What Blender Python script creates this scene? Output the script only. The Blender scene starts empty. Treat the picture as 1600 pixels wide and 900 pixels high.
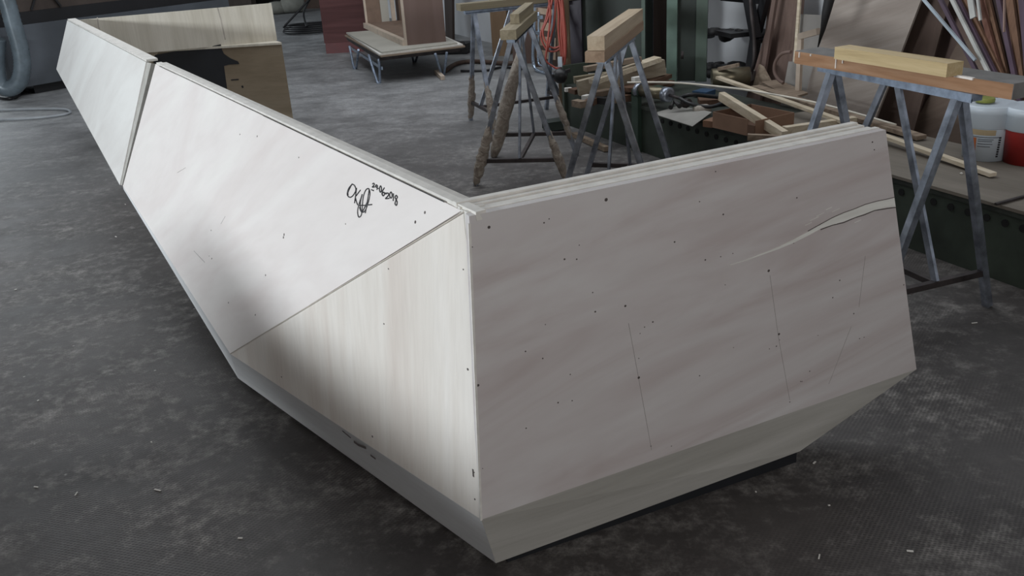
import bpy, bmesh, math, random
from mathutils import Vector, Matrix
random.seed(7)
C = bpy.context.scene.collection
V = Vector
# ------------------------------------------------------------ camera (pose recovered from the trestles)
FPX, PITCH, ROLL, CAMH = 1402.7, math.radians(22.889), math.radians(-3.75), 1.4534
_c, _s = math.cos(ROLL), math.sin(ROLL)
_f = V((0, math.cos(PITCH), -math.sin(PITCH))); _u = V((0, math.sin(PITCH), math.cos(PITCH))); _x = V((1, 0, 0))
CX = _x * _c + _u * _s; CU = _u * _c - _x * _s; CF = _f; CO = V((0, 0, CAMH))
cd = bpy.data.cameras.new('camera'); cam = bpy.data.objects.new('camera', cd); C.objects.link(cam)
cd.sensor_width = 36; cd.lens = FPX / 1600 * 36; cd.clip_end = 100
M = Matrix.Identity(4)
for i in range(3):
    M[i][0] = CX[i]; M[i][1] = CU[i]; M[i][2] = -CF[i]; M[i][3] = CO[i]
cam.matrix_world = M
bpy.context.scene.camera = cam
# survey helpers: turn a sighting in the photo into the real point at a known height / on a known plane
def ray(px, py): return ((px - 800) * CX - (py - 450) * CU + FPX * CF).normalized()
def at(px, py, z=0.0):
    d = ray(px, py); return CO + d * ((z - CAMH) / d.z)
def onp(px, py, pl):
    p0, n = pl; d = ray(px, py); return CO + d * ((p0 - CO).dot(n) / d.dot(n))
def proj(p):
    d = p - CO; z = d.dot(CF); return 800 + FPX * d.dot(CX) / z, 450 - FPX * d.dot(CU) / z
def plane3(a, b, c):
    return (a, (b - a).cross(c - a).normalized())
def zfor(py, x, y):
    lo, hi = -1, 4
    for _ in range(40):
        m = (lo + hi) / 2
        if proj(V((x, y, m)))[1] > py: lo = m
        else: hi = m
    return m

# ------------------------------------------------------------ materials
def newmat(name):
    m = bpy.data.materials.new(name); m.use_nodes = True
    nt = m.node_tree; nt.nodes.clear()
    out = nt.nodes.new('ShaderNodeOutputMaterial'); b = nt.nodes.new('ShaderNodeBsdfPrincipled')
    nt.links.new(b.outputs[0], out.inputs[0]); return m, nt, b
def ramp(nt, fac, stops):
    r = nt.nodes.new('ShaderNodeValToRGB'); e = r.color_ramp.elements
    while len(e) < len(stops): e.new(0.5)
    for el, (p, c) in zip(e, stops): el.position = p; el.color = (*c, 1)
    nt.links.new(fac, r.inputs[0]); return r.outputs[0]
def noise(nt, vec, scale, detail=4, rough=.55, dist=0):
    n = nt.nodes.new('ShaderNodeTexNoise'); n.inputs['Scale'].default_value = scale
    n.inputs['Detail'].default_value = detail; n.inputs['Roughness'].default_value = rough
    n.inputs['Distortion'].default_value = dist
    if vec is not None: nt.links.new(vec, n.inputs['Vector'])
    return n.outputs['Fac']
def mixc(nt, f, a, b, mode='MIX'):
    m = nt.nodes.new('ShaderNodeMix'); m.data_type = 'RGBA'; m.blend_type = mode
    for s, v in ((m.inputs[0], f), (m.inputs[6], a), (m.inputs[7], b)):
        if isinstance(v, (int, float)): s.default_value = v
        elif isinstance(v, tuple): s.default_value = (*v, 1)
        else: nt.links.new(v, s)
    return m.outputs[2]
def objco(nt):
    t = nt.nodes.new('ShaderNodeTexCoord'); return t.outputs['Object']
def bump(nt, b, h, strength=.2, dist=.01):
    n = nt.nodes.new('ShaderNodeBump'); n.inputs['Strength'].default_value = strength; n.inputs['Distance'].default_value = dist
    nt.links.new(h, n.inputs['Height']); nt.links.new(n.outputs[0], b.inputs['Normal'])
def plain(name, col, rough=.6, metal=0, var=.12, sc=9):
    m, nt, b = newmat(name); f = noise(nt, objco(nt), sc, 5)
    lo = tuple(c * (1 - var * 1.6) for c in col); hi = tuple(min(1, c * (1 + var)) for c in col)
    nt.links.new(ramp(nt, f, [(.3, lo), (.7, hi)]), b.inputs['Base Color'])
    b.inputs['Roughness'].default_value = rough; b.inputs['Metallic'].default_value = metal; return m
def wood(name, dark, mid, light, grain=(0, 0, 1), across=9, along=.7, rough=.65, dist=1.2, fine=.35):
    """plank / plywood face: bands run along `grain` (object space)"""
    m, nt, b = newmat(name); co = objco(nt)
    g = V(grain).normalized(); a = g.orthogonal().normalized(); c = g.cross(a)
    cmb = nt.nodes.new('ShaderNodeCombineXYZ')
    for i, (v, s) in enumerate(((g, along), (a, across), (c, across))):
        d = nt.nodes.new('ShaderNodeVectorMath'); d.operation = 'DOT_PRODUCT'; nt.links.new(co, d.inputs[0])
        d.inputs[1].default_value = v * s; nt.links.new(d.outputs['Value'], cmb.inputs[i])
    f1 = noise(nt, cmb.outputs[0], 1.0, 4, .5, dist)
    f2 = noise(nt, cmb.outputs[0], 9.0, 3, .6, .2)
    c1 = ramp(nt, f1, [(.25, dark), (.5, mid), (.75, light)])
    c2 = ramp(nt, f2, [(.3, (.72, .70, .68)), (.6, (1, 1, 1))])
    nt.links.new(mixc(nt, fine, c1, c2, 'MULTIPLY'), b.inputs['Base Color'])
    b.inputs['Roughness'].default_value = rough; b.inputs['Specular IOR Level'].default_value = .3
    return m
A_DIR = (0.909, 0.417, 0.0)
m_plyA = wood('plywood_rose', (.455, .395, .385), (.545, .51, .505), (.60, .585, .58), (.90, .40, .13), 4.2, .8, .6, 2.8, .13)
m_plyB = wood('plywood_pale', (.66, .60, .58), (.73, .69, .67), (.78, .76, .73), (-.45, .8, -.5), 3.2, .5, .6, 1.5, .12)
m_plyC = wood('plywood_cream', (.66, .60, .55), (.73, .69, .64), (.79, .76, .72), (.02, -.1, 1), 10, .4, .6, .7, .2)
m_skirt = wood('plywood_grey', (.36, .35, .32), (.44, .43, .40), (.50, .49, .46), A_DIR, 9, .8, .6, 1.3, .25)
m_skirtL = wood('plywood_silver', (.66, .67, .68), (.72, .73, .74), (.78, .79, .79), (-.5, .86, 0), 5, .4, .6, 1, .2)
m_ply1 = plain('ply_edge_light', (.68, .66, .62), .7, 0, .08, 30)
m_ply2 = plain('ply_edge_dark', (.42, .38, .33), .7, 0, .12, 30)
m_in = wood('plywood_inside', (.34, .28, .21), (.42, .36, .28), (.50, .44, .35), (0, 0, 1), 9, .6, .7)
m_inside_light = wood('plywood_inside_light', (.50, .46, .38), (.58, .54, .46), (.66, .62, .54), (0, 0, 1), 9, .6, .7)
m_boxwood = wood('plywood_tan', (.20, .155, .105), (.25, .20, .14), (.29, .24, .175), (1, .1, 0), 6, .6, .7)
m_black = plain('black_paint', (.008, .009, .012), .6)
m_ink = plain('marker_ink', (.012, .012, .015), .5)
m_hole = plain('nail_hole', (.10, .085, .08), .9)
m_pencil = plain('pencil', (.30, .28, .27), .9)
m_torn = wood('torn_veneer', (.62, .62, .58), (.72, .72, .68), (.80, .80, .76), A_DIR, 12, 1, .7)
m_steel = plain('galvanised_steel', (.42, .46, .54), .33, .85, .35, 14)
m_dsteel = plain('dark_steel', (.06, .05, .05), .55, .5, .3, 14)
m_bsteel = plain('blue_painted_steel', (.30, .36, .46), .45, .5, .25, 25)
m_chrome = plain('bright_tube', (.55, .66, .80), .25, .8, .1)
m_green = plain('green_paint', (.034, .045, .034), .55, 0, .35, 5)
m_greenl = plain('green_paint_light', (.13, .20, .165), .5, 0, .2, 5)
m_greend = plain('green_paint_dark', (.022, .032, .026), .55, 0, .3, 3)
m_purp = plain('dark_frame', (.035, .03, .04), .4, .3)
m_darkbrown = wood('dark_timber', (.03, .02, .017), (.05, .035, .03), (.075, .055, .048), (0, 0, 1), 9, .5)
m_beam = wood('pine_beam', (.30, .23, .15), (.40, .31, .21), (.46, .37, .26), (.3, -.95, 0), 22, .8)
m_pine = wood('pine_board', (.38, .28, .14), (.52, .40, .22), (.60, .48, .29), (.325, -.946, 0), 22, .8)
m_orange = wood('aged_board', (.17, .085, .042), (.32, .175, .095), (.42, .26, .16), (.325, -.946, 0), 18, .8)
m_dust = plain('dusty_top', (.16, .155, .15), .85, 0, .2, 12)
m_drip = plain('glue_drips', (.75, .70, .66), .5)
m_olive = wood('grey_board', (.15, .125, .08), (.20, .17, .115), (.25, .215, .15), (.9, .3, 0), 22, .8)
m_batten = wood('pale_batten', (.44, .36, .25), (.58, .50, .38), (.68, .60, .48), (.6, -.8, 0), 22, .8)
m_lath = plain('white_lath', (.66, .62, .54), .5)
m_heap = wood('rough_lumber', (.14, .10, .07), (.26, .20, .15), (.36, .29, .22), (.9, .4, 0), 20, .8)
m_redwood = wood('reddish_lumber', (.08, .045, .03), (.13, .075, .05), (.19, .12, .085), (.9, .4, 0), 20, .8)
m_card = plain('cardboard', (.25, .15, .10), .85, 0, .1, 6)
m_cardd = plain('cardboard_inside', (.14, .078, .05), .85, 0, .1, 6)
m_bedtop = wood('dusty_plywood', (.13, .11, .09), (.175, .155, .13), (.22, .195, .165), (.5, -.86, 0), 5, .8, .8, 1.5)
m_mdf = wood('brown_mdf', (.125, .085, .07), (.155, .105, .09), (.18, .125, .11), (0, 0, 1), 5, .7, .75, .5, .05)
m_mdfin = plain('mdf_inside', (.20, .135, .10), .75)
m_frame = plain('pale_lipping', (.52, .43, .35), .6)
m_sheet = plain('plywood_sheet_top', (.40, .385, .34), .7, 0, .06, 3)
m_red = wood('dark_red_panel', (.045, .010, .010), (.065, .018, .018), (.10, .035, .035), (1, 0, 0), 9, .5, .6, 1)
m_redb = plain('red_edge', (.09, .006, .008), .5)
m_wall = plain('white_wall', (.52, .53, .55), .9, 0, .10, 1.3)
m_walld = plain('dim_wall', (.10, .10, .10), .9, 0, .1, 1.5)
m_mach = plain('machine_grey', (.085, .095, .11), .5, 0, .15, 2)
m_machl = plain('machine_blue_grey', (.06, .068, .09), .5, 0, .1, 2)
m_hose = plain('hose_grey', (.16, .20, .23), .35, .1, .2, 8)
m_rubber = plain('black_rubber', (.012, .012, .014), .45)
m_cable = plain('grey_cable', (.30, .32, .34), .5)
m_cord = plain('orange_cord', (.36, .075, .055), .4, 0, .1)
m_white = plain('white_plastic', (.52, .58, .64), .4, 0, .05, 3)
m_redp = plain('red_plastic', (.30, .018, .016), .45)
m_tan = wood('tan_panel', (.24, .16, .10), (.30, .205, .13), (.34, .24, .16), (0, 0, 1), 5, .7)
m_slat = plain('pale_slat', (.45, .33, .24), .6)
m_door = wood('door_brown', (.12, .08, .066), (.16, .108, .09), (.20, .14, .118), (0, 0, 1), 14, .8)
m_gsheet = wood('grey_veneer', (.24, .20, .175), (.30, .26, .23), (.36, .315, .28), (.35, -.7, .25), 8, .7, .8, 1.5)
m_gboard = plain('grey_board_panel', (.24, .225, .21), .8, 0, .1, 5)
m_umber = wood('umber_sheet', (.06, .04, .03), (.09, .06, .048), (.12, .085, .07), (0, 0, 1), 6, .6)
m_wrap = None
def wrapmat():
    m, nt, b = newmat('dusty_plastic_film'); f = noise(nt, objco(nt), 30, 6, .6, 1)
    nt.links.new(ramp(nt, f, [(.3, (.20, .155, .125)), (.7, (.42, .37, .31))]), b.inputs['Base Color'])
    b.inputs['Roughness'].default_value = .4; bump(nt, b, f, .8, .02); return m
m_wrap = wrapmat()
m_brass = plain('brass_cylinder', (.22, .19, .13), .35, .7, .3, 5)
m_bluebit = plain('blue_plastic', (.03, .07, .14), .5)
m_yel = plain('yellow_tin', (.22, .24, .05), .5)
m_paper = plain('grey_paper', (.27, .26, .24), .8, 0, .1)
m_clut = plain('dark_clutter', (.022, .021, .022), .6, .2, .3)
m_offw = plain('off_white_bundle', (.26, .26, .23), .8)
m_concrete_brown = plain('dim_brown', (.06, .045, .038), .8)

def floormat():
    m, nt, b = newmat('worn_workshop_floor'); co = objco(nt)
    mp = nt.nodes.new('ShaderNodeMapping'); mp.inputs['Scale'].default_value = (1, 1.5, 1); mp.inputs['Rotation'].default_value = (0, 0, .45); nt.links.new(co, mp.inputs[0]); v = mp.outputs[0]
    big = noise(nt, v, .8, 4, .6, .5); med = noise(nt, v, 2.6, 15, .74, .35); mot = noise(nt, co, 17, 9, .75); fine = noise(nt, co, 90, 4, .7)
    base = ramp(nt, big, [(.32, (.037, .032, .031)), (.68, (.078, .070, .067))])
    # scuffs: where the mid noise and the mottle agree
    mu = nt.nodes.new('ShaderNodeMath'); mu.operation = 'MULTIPLY'; nt.links.new(med, mu.inputs[0]); nt.links.new(mot, mu.inputs[1])
    sc = ramp(nt, mu.outputs[0], [(.245, (0, 0, 0)), (.31, (.35, .35, .35)), (.40, (1, 1, 1))])
    c = mixc(nt, sc, base, (.19, .18, .17))
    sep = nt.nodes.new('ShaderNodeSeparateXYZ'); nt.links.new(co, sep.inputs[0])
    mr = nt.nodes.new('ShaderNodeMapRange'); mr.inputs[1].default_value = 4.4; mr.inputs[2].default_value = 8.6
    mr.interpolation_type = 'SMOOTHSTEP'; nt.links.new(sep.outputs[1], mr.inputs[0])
    far = ramp(nt, med, [(.38, (.17, .172, .175)), (.62, (.31, .315, .32))])  # far floor paler and bluer: grazing sheen put into the colour, with dust
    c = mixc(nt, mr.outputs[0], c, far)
    c = mixc(nt, .45, c, ramp(nt, mot, [(.35, (.55, .55, .55)), (.65, (1.3, 1.3, 1.3))]), 'MULTIPLY')
    c = mixc(nt, .3, c, ramp(nt, fine, [(.3, (.55, .55, .55)), (.7, (1.25, 1.25, 1.25))]), 'MULTIPLY')
    vo = nt.nodes.new('ShaderNodeTexVoronoi'); vo.inputs['Scale'].default_value = 11; nt.links.new(co, vo.inputs['Vector'])
    sp = ramp(nt, vo.outputs['Distance'], [(.02, (1, 1, 1)), (.06, (0, 0, 0))])
    spn = mixc(nt, 1.0, sp, ramp(nt, noise(nt, co, 5, 2), [(.56, (0, 0, 0)), (.62, (1, 1, 1))]), 'MULTIPLY')
    c = mixc(nt, spn, c, (.30, .29, .27))
    vt = nt.nodes.new('ShaderNodeTexVoronoi'); vt.inputs['Scale'].default_value = 85; vt.inputs['Randomness'].default_value = .15
    nt.links.new(mp.outputs[0], vt.inputs['Vector'])
    patch = ramp(nt, noise(nt, co, 1.3, 4), [(.46, (0, 0, 0)), (.60, (1, 1, 1))])
    c = mixc(nt, patch, c, mixc(nt, 1.0, c, ramp(nt, vt.outputs['Distance'], [(.2, (.6, .6, .6)), (.5, (1.5, 1.5, 1.5))]), 'MULTIPLY'))
    nt.links.new(c, b.inputs['Base Color'])
    mm = nt.nodes.new('ShaderNodeMath'); mm.operation = 'MULTIPLY'; nt.links.new(vt.outputs['Distance'], mm.inputs[0]); nt.links.new(patch, mm.inputs[1])
    ad = nt.nodes.new('ShaderNodeMath'); ad.operation = 'ADD'; nt.links.new(mm.outputs[0], ad.inputs[0]); nt.links.new(mot, ad.inputs[1])
    bump(nt, b, ad.outputs[0], .35, .004)
    rr = ramp(nt, med, [(.3, (.44, .44, .44)), (.7, (.66, .66, .66))]); nt.links.new(rr, b.inputs['Roughness'])
    return m
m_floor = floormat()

# ------------------------------------------------------------ mesh building
class MB:
    def __init__(s): s.bm = bmesh.new(); s.mi = 0
    def mat(s, i): s.mi = i; return s
    def _face(s, vs):
        try:
            f = s.bm.faces.new(vs); f.material_index = s.mi
            return f
        except ValueError: return None
    def prism(s, poly, vec):
        a = [s.bm.verts.new(p) for p in poly]; b = [s.bm.verts.new(p + vec) for p in poly]
        s._face(a); s._face(b[::-1])
        for i in range(len(a)):
            j = (i + 1) % len(a); s._face([a[j], a[i], b[i], b[j]])
        return s
    def hexa(s, lo, hi):   # two matching quads
        a = [s.bm.verts.new(p) for p in lo]; b = [s.bm.verts.new(p) for p in hi]
        s._face(a); s._face(b[::-1])
        for i in range(4):
            j = (i + 1) % 4; s._face([a[j], a[i], b[i], b[j]])
        return s
    def box(s, c, size, rz=0):
        c = V(c); r = Matrix.Rotation(rz, 3, 'Z'); x, y, z = [q / 2 for q in size]
        return s.prism([c + r @ V(p) for p in ((-x, -y, -z), (x, -y, -z), (x, y, -z), (-x, y, -z))], V((0, 0, 2 * z)))
    def beam(s, p, q, w, h, up=V((0, 0, 1))):
        p, q = V(p), V(q); d = (q - p).normalized(); a = d.cross(up)
        if a.length < 1e-4: a = d.orthogonal()
        a = a.normalized(); b = a.cross(d).normalized()
        r = [a * w / 2 * i + b * h / 2 * j for i, j in ((-1, -1), (1, -1), (1, 1), (-1, 1))]
        return s.prism([p + k for k in r], q - p)
    def tube(s, pts, r, n=10, cap=True, wob=0):
        pts = [V(p) for p in pts]; rs = r if isinstance(r, (list, tuple)) else [r] * len(pts)
        prev = None; rings = []
        for i, p in enumerate(pts):
            t = (pts[min(i + 1, len(pts) - 1)] - pts[max(i - 1, 0)]).normalized()
            if prev is None: a = t.orthogonal().normalized()
            else: a = (prev - t * prev.dot(t)).normalized()
            prev = a; b = t.cross(a)
            rings.append([s.bm.verts.new(p + (a * math.cos(2 * math.pi * k / n) + b * math.sin(2 * math.pi * k / n)) * rs[i] * (1 + wob * random.uniform(-1, 1))) for k in range(n)])
        for u, v in zip(rings, rings[1:]):
            for k in range(n):
                f = s._face([u[k], u[(k + 1) % n], v[(k + 1) % n], v[k]])
                if f: f.smooth = True
        if cap: s._face(rings[0][::-1]); s._face(rings[-1])
        return s
    def lathe(s, c, prof, axis=V((0, 0, 1)), n=32, cap=True):
        axis = V(axis).normalized(); a = axis.orthogonal().normalized(); b = axis.cross(a); c = V(c); rings = []
        for r, h in prof:
            rings.append([s.bm.verts.new(c + axis * h + (a * math.cos(2 * math.pi * k / n) + b * math.sin(2 * math.pi * k / n)) * max(r, 1e-4)) for k in range(n)])
        for u, v in zip(rings, rings[1:]):
            for k in range(n):
                f = s._face([u[k], u[(k + 1) % n], v[(k + 1) % n], v[k]])
                if f: f.smooth = True
        if cap: s._face(rings[0][::-1]); s._face(rings[-1])
        return s
    def build(s, name, mats, parent=None, bevel=0, origin=None):
        if not isinstance(mats, (list, tuple)): mats = [mats]
        bmesh.ops.recalc_face_normals(s.bm, faces=s.bm.faces[:])
        if bevel:
            bmesh.ops.bevel(s.bm, geom=[e for e in s.bm.edges if e.calc_face_angle(0) > .6], offset=bevel, segments=1, affect='EDGES', profile=.5)
        vs = [v.co for v in s.bm.verts]
        if parent is not None: o = V((0, 0, 0)) if parent.get('_local') else parent.location.copy()
        elif origin is not None: o = V(origin)
        else: o = V(((min(v.x for v in vs) + max(v.x for v in vs)) / 2, (min(v.y for v in vs) + max(v.y for v in vs)) / 2, min(v.z for v in vs)))
        if parent is not None and parent.type == 'MESH' : o = V(parent['_wo'])
        for v in s.bm.verts: v.co -= o
        me = bpy.data.meshes.new(name); s.bm.to_mesh(me); s.bm.free()
        for m in mats: me.materials.append(m)
        ob = bpy.data.objects.new(name, me); C.objects.link(ob)
        ob['_wo'] = tuple(o)
        if parent is not None: ob.parent = parent
        else: ob.location = o
        return ob
def smooth(pts, n=6, closed=False):
    pts = [V(p) for p in pts]; out = []; N = len(pts)
    for i in range(N if closed else N - 1):
        if closed: p0, p1, p2, p3 = pts[i - 1], pts[i], pts[(i + 1) % N], pts[(i + 2) % N]
        else: p0, p1, p2, p3 = pts[max(i - 1, 0)], pts[i], pts[i + 1], pts[min(i + 2, N - 1)]
        for k in range(n):
            t = k / n
            out.append(.5 * (2 * p1 + (p2 - p0) * t + (2 * p0 - 5 * p1 + 4 * p2 - p3) * t * t + (3 * p1 - p0 - 3 * p2 + p3) * t ** 3))
    out.append(pts[0].copy() if closed else pts[-1].copy()); return out
def tag(o, label=None, cat=None, group=None, kind=None):
    if label: o['label'] = label
    if cat: o['category'] = cat
    if group: o['group'] = group
    if kind: o['kind'] = kind
    return o
def thing(name, label, cat, loc=(0, 0, 0), rz=0, group=None):
    o = bpy.data.objects.new(name, None); C.objects.link(o); o.location = loc; o.rotation_euler = (0, 0, rz)
    o.empty_display_size = .1
    return tag(o, label, cat, group)
Z = V((0, 0, 1))

# ------------------------------------------------------------ the hall
WD = V((-.399, .917, 0)).normalized()        # run of the right-hand wall
WN = V((-WD.y, WD.x, 0)) ; WN = WN if WN.x < 0 else -WN   # into the room
W0 = V((-.3, 11.5, 0))
def wpl(d, lean=0.0):                         # plane parallel to that wall, foot d metres in front of it, leaning back onto it
    p = W0 + WN * d; n = (WN * math.cos(lean) + Z * math.sin(lean)).normalized(); return (p, n)
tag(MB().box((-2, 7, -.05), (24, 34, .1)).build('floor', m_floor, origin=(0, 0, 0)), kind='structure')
HT = 4.6
BK = W0 + WD * 8.2
def wallseg(name, a, b, mat, th=.15, z0=0, z1=HT, side=1):
    d = (b - a).normalized(); n = V((-d.y, d.x, 0)) * side
    return tag(MB().prism([a + Z * z0, b + Z * z0, b + n * th + Z * z0, a + n * th + Z * z0], Z * (z1 - z0)).build(name, mat), kind='structure')
rA = W0 - WD * 15; rB = BK
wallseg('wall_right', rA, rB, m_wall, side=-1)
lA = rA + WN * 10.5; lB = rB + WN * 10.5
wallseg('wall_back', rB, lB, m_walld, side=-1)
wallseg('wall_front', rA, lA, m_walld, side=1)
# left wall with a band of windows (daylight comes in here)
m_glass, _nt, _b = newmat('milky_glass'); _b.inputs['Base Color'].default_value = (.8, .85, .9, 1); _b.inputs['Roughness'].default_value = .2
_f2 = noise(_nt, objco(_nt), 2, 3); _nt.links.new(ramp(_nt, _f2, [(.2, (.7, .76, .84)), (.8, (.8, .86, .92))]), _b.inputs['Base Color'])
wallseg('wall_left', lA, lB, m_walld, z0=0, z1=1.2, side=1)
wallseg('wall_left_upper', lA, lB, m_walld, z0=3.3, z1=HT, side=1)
k = 0
L = (lB - lA).length; ld = (lB - lA).normalized()
for i in range(6):
    a = lA + ld * (L * i / 6 - 0.0); b = lA + ld * (L * i / 6 + .9)
    wallseg('trim_%d' % (i + 1), a, b, m_walld, z0=1.2, z1=3.3, side=1)
tag(MB().prism([rA, rB, lB, lA], Z * .12).build('ceiling', m_walld), kind='structure').location.z = HT
for i in range(6):
    a = lA + ld * (L * i / 6 + .9); b = lA + ld * (L * (i + 1) / 6); n_ = V((-ld.y, ld.x, 0))
    w = tag(MB().prism([a + Z * 1.2 + n_ * .1, b + Z * 1.2 + n_ * .1, b + Z * 1.2 + n_ * .11, a + Z * 1.2 + n_ * .11], Z * 2.1).build('window_%d' % (i + 1), m_glass), kind='structure')

# ------------------------------------------------------------ the plywood reception counter: near section
ZT, ZC = .92, .20
T0 = at(727, 330, ZT); T1 = at(105, 32, ZT); Sx = at(360, 553, ZC); C0 = at(752, 812, ZC)
F0 = at(775, 880, .012); TA = at(1384, 203, ZT); CA = at(1432, 577, ZC); FA = at(1250, 705, .035); FB = at(372, 591, .02)
T0A = at(733, 338, ZT)
PB = plane3(T0, T1, Sx); nB = PB[1] if PB[1].x < 0 else -PB[1]
PA = plane3(T0A, TA, C0); nA = PA[1] if PA[1].y < 0 else -PA[1]
CA = onp(1432, 577, (T0A, nA))
PC = plane3(T0, Sx, C0); nC = PC[1] if PC[1].y < 0 else -PC[1]
GT = onp(243, 100, (T0, nB)); GB = onp(192, 291, (T0, nB))
th = .018
plB_ = (T0, nB)
near = thing('plywood_counter', 'large pale plywood counter shell with angled corner in the foreground, right wing and handwritten date', 'counter', (F0.x, F0.y + .6, 0))
def nail_dots(mb, pts, pl, n, r=.0032, mi=1):
    mb.mat(mi)
    for x, y in pts:
        p = onp(x, y, pl); rr = r * random.uniform(.5, 1.05); a = n.orthogonal().normalized(); b = n.cross(a)
        mb.prism([p + (a * math.cos(t * math.pi / 4) + b * math.sin(t * math.pi / 4)) * rr - n * .004 for t in range(8)], n * .0046)
    mb.mat(0)
def stroke_strip(mb, pts, pl, n, w, mi, lift=.0006):
    mb.mat(mi); P = [onp(x, y, pl) for x, y in pts]
    for a, b in zip(P, P[1:]):
        d = (b - a).normalized(); s = d.cross(n) * w / 2
        mb.prism([a - s, b - s, b + s, a + s], n * lift)
    mb.mat(0)
# right wing front panel
mb = MB(); mb.prism([T0A, TA, CA, C0], -nA * th)
dots = [(764, 355), (738, 386), (947, 312), (977, 478), (998, 590), (1017, 697), (1201, 423), (1217, 522), (1218, 531), (1234, 628), (747, 602), (754, 732),
        (1118, 268), (1054, 378), (905, 383), (858, 342), (850, 348), (882, 405), (901, 405), (926, 457), (930, 487), (852, 507), (1102, 406), (1126, 401), (1145, 396),
        (1000, 521), (1007, 511), (1020, 503), (998, 560), (848, 560), (821, 549), (891, 585), (822, 669), (1133, 445), (1146, 543), (1202, 545), (1213, 541), (1251, 596), (1253, 596),
        (1265, 580), (1343, 529), (1350, 527), (1334, 490), (1420, 400), (1425, 460), (1412, 445), (1366, 234), (1363, 222), (1245, 309), (1093, 315), (1130, 335), (1240, 380), (894, 626), (872, 629), (1049, 697), (1093, 587), (1278, 524), (1301, 465), (1312, 438)]
nail_dots(mb, dots, (T0A, nA), nA, .0021, 1)
nail_dots(mb, [(764, 355), (947, 312), (977, 478), (1201, 423), (998, 590), (1217, 522), (747, 602)], (T0A, nA), nA, .004, 1)
def faint(a, b, w=.0011): stroke_strip(mb, [a, b], (T0A, nA), nA, w, 2, .0003)
faint((982, 505), (998, 592)); faint((998, 592), (1018, 703)); faint((1203, 430), (1216, 525)); faint((1216, 525), (1234, 625), .0009)
faint((1352, 400), (1342, 480), .0009); faint((1330, 510), (1295, 600), .0009)
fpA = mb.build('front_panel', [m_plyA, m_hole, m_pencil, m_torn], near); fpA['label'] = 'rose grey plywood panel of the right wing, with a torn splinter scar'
# torn veneer: a long pale splinter scar with dark lips
up_ = [(1397, 309), (1385, 312), (1370, 315), (1352, 320), (1335, 327), (1318, 333), (1300, 341), (1280, 352), (1262, 362), (1240, 374), (1215, 386), (1190, 396), (1165, 406), (1140, 414)]
lo_ = [(1399, 323), (1386, 324), (1366, 328), (1350, 334), (1336, 339), (1318, 346), (1300, 351), (1282, 357), (1264, 367), (1240, 379), (1216, 389), (1190, 398), (1165, 407), (1140, 414.5)]
lip = [(x, y + (1.6 if i % 2 else 0.8)) for i, (x, y) in enumerate(lo_)]
mb = MB(); mb.mat(0)
for i in range(len(up_) - 1):
    q = [onp(*up_[i], (T0A, nA)), onp(*up_[i + 1], (T0A, nA)), onp(*lo_[i + 1], (T0A, nA)), onp(*lo_[i], (T0A, nA))]
    mb.prism(q, nA * .0012)
mb.mat(0)
stroke_strip(mb, lip[:8], (T0A, nA), nA, .0022, 1, .0014)
stroke_strip(mb, [(x, y - 1) for x, y in up_[:9]], (T0A, nA), nA, .0010, 1, .0014)
for x, y, l in ((1265, 345, 14), (1275, 338, 12), (1290, 328, 10), (1305, 350, 18), (1335, 348, 10), (1258, 352, 10), (1300, 331, 12)):
    stroke_strip(mb, [(x, y), (x + l, y - l * .45)], (T0A, nA), nA, .0012, 0, .0008)
mb.build('torn_veneer', [m_torn, m_hole], fpA)['label'] = 'pale splinter scar where the veneer tore'
# left front panel
mb = MB(); T0B = onp(721, 329, (T0, nB)); SB = Sx
mb.prism([GT, T0B, SB, GB], -nB * th)
plB = (T0, nB)
nail_dots(mb, [(444, 367), (443, 371), (415, 430), (399, 492), (327, 400), (331, 404), (357, 473), (649, 347), (664, 332), (467, 246), (375, 210), (402, 213), (540, 350), (330, 360)], plB, nB, .0034, 1)
nail_dots(mb, [(444, 366), (415, 430)], plB, nB, .005, 1)
def faintB(a, b): stroke_strip(mb, [a, b], plB, nB, .0015, 2, .0004)
faintB((303, 392), (320, 410)); faintB((277, 270), (290, 262)); faintB((352, 338), (345, 350))
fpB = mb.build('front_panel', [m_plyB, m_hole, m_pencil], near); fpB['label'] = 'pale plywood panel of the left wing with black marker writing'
# corner triangle
mb = MB(); T0C = T0 + (C0 - T0).normalized() * .01
mb.prism([T0, C0, Sx], -nC * th)
nail_dots(mb, [(724, 421), (731, 577), (607, 420), (600, 506), (440, 589), (582, 682), (741, 738), (742, 780)], (T0, nC), nC, .0032, 1)
stroke_strip(mb, [(739, 733), (740, 745)], (T0, nC), nC, .005, 1)
stroke_strip(mb, [(553, 690), (560, 695), (572, 700)], (T0, nC), nC, .007, 1); stroke_strip(mb, [(535, 673), (548, 684)], (T0, nC), nC, .003, 1); stroke_strip(mb, [(579, 711), (587, 717)], (T0, nC), nC, .005, 1)
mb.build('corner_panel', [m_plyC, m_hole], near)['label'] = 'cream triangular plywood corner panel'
# thin shadow gap / kerf along the diagonal seam
mb = MB()
a, b = T0 + nB * .0008, Sx + nB * .0008; s_ = (b - a).cross(nB).normalized() * .0016
mb.prism([a - s_, b - s_, b + s_, a + s_], nB * .0006).build('seam', m_ply2, near)
# light front lipping visible at the corner edge between triangle and right wing
mb = MB(); e_ = (nC + nA).normalized()
mb.beam(T0A + (C0 - T0A) * .02 + e_ * .0015, C0 + e_ * .0015, .005, .004, nA).build('corner_edge', m_ply1, near)
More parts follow.
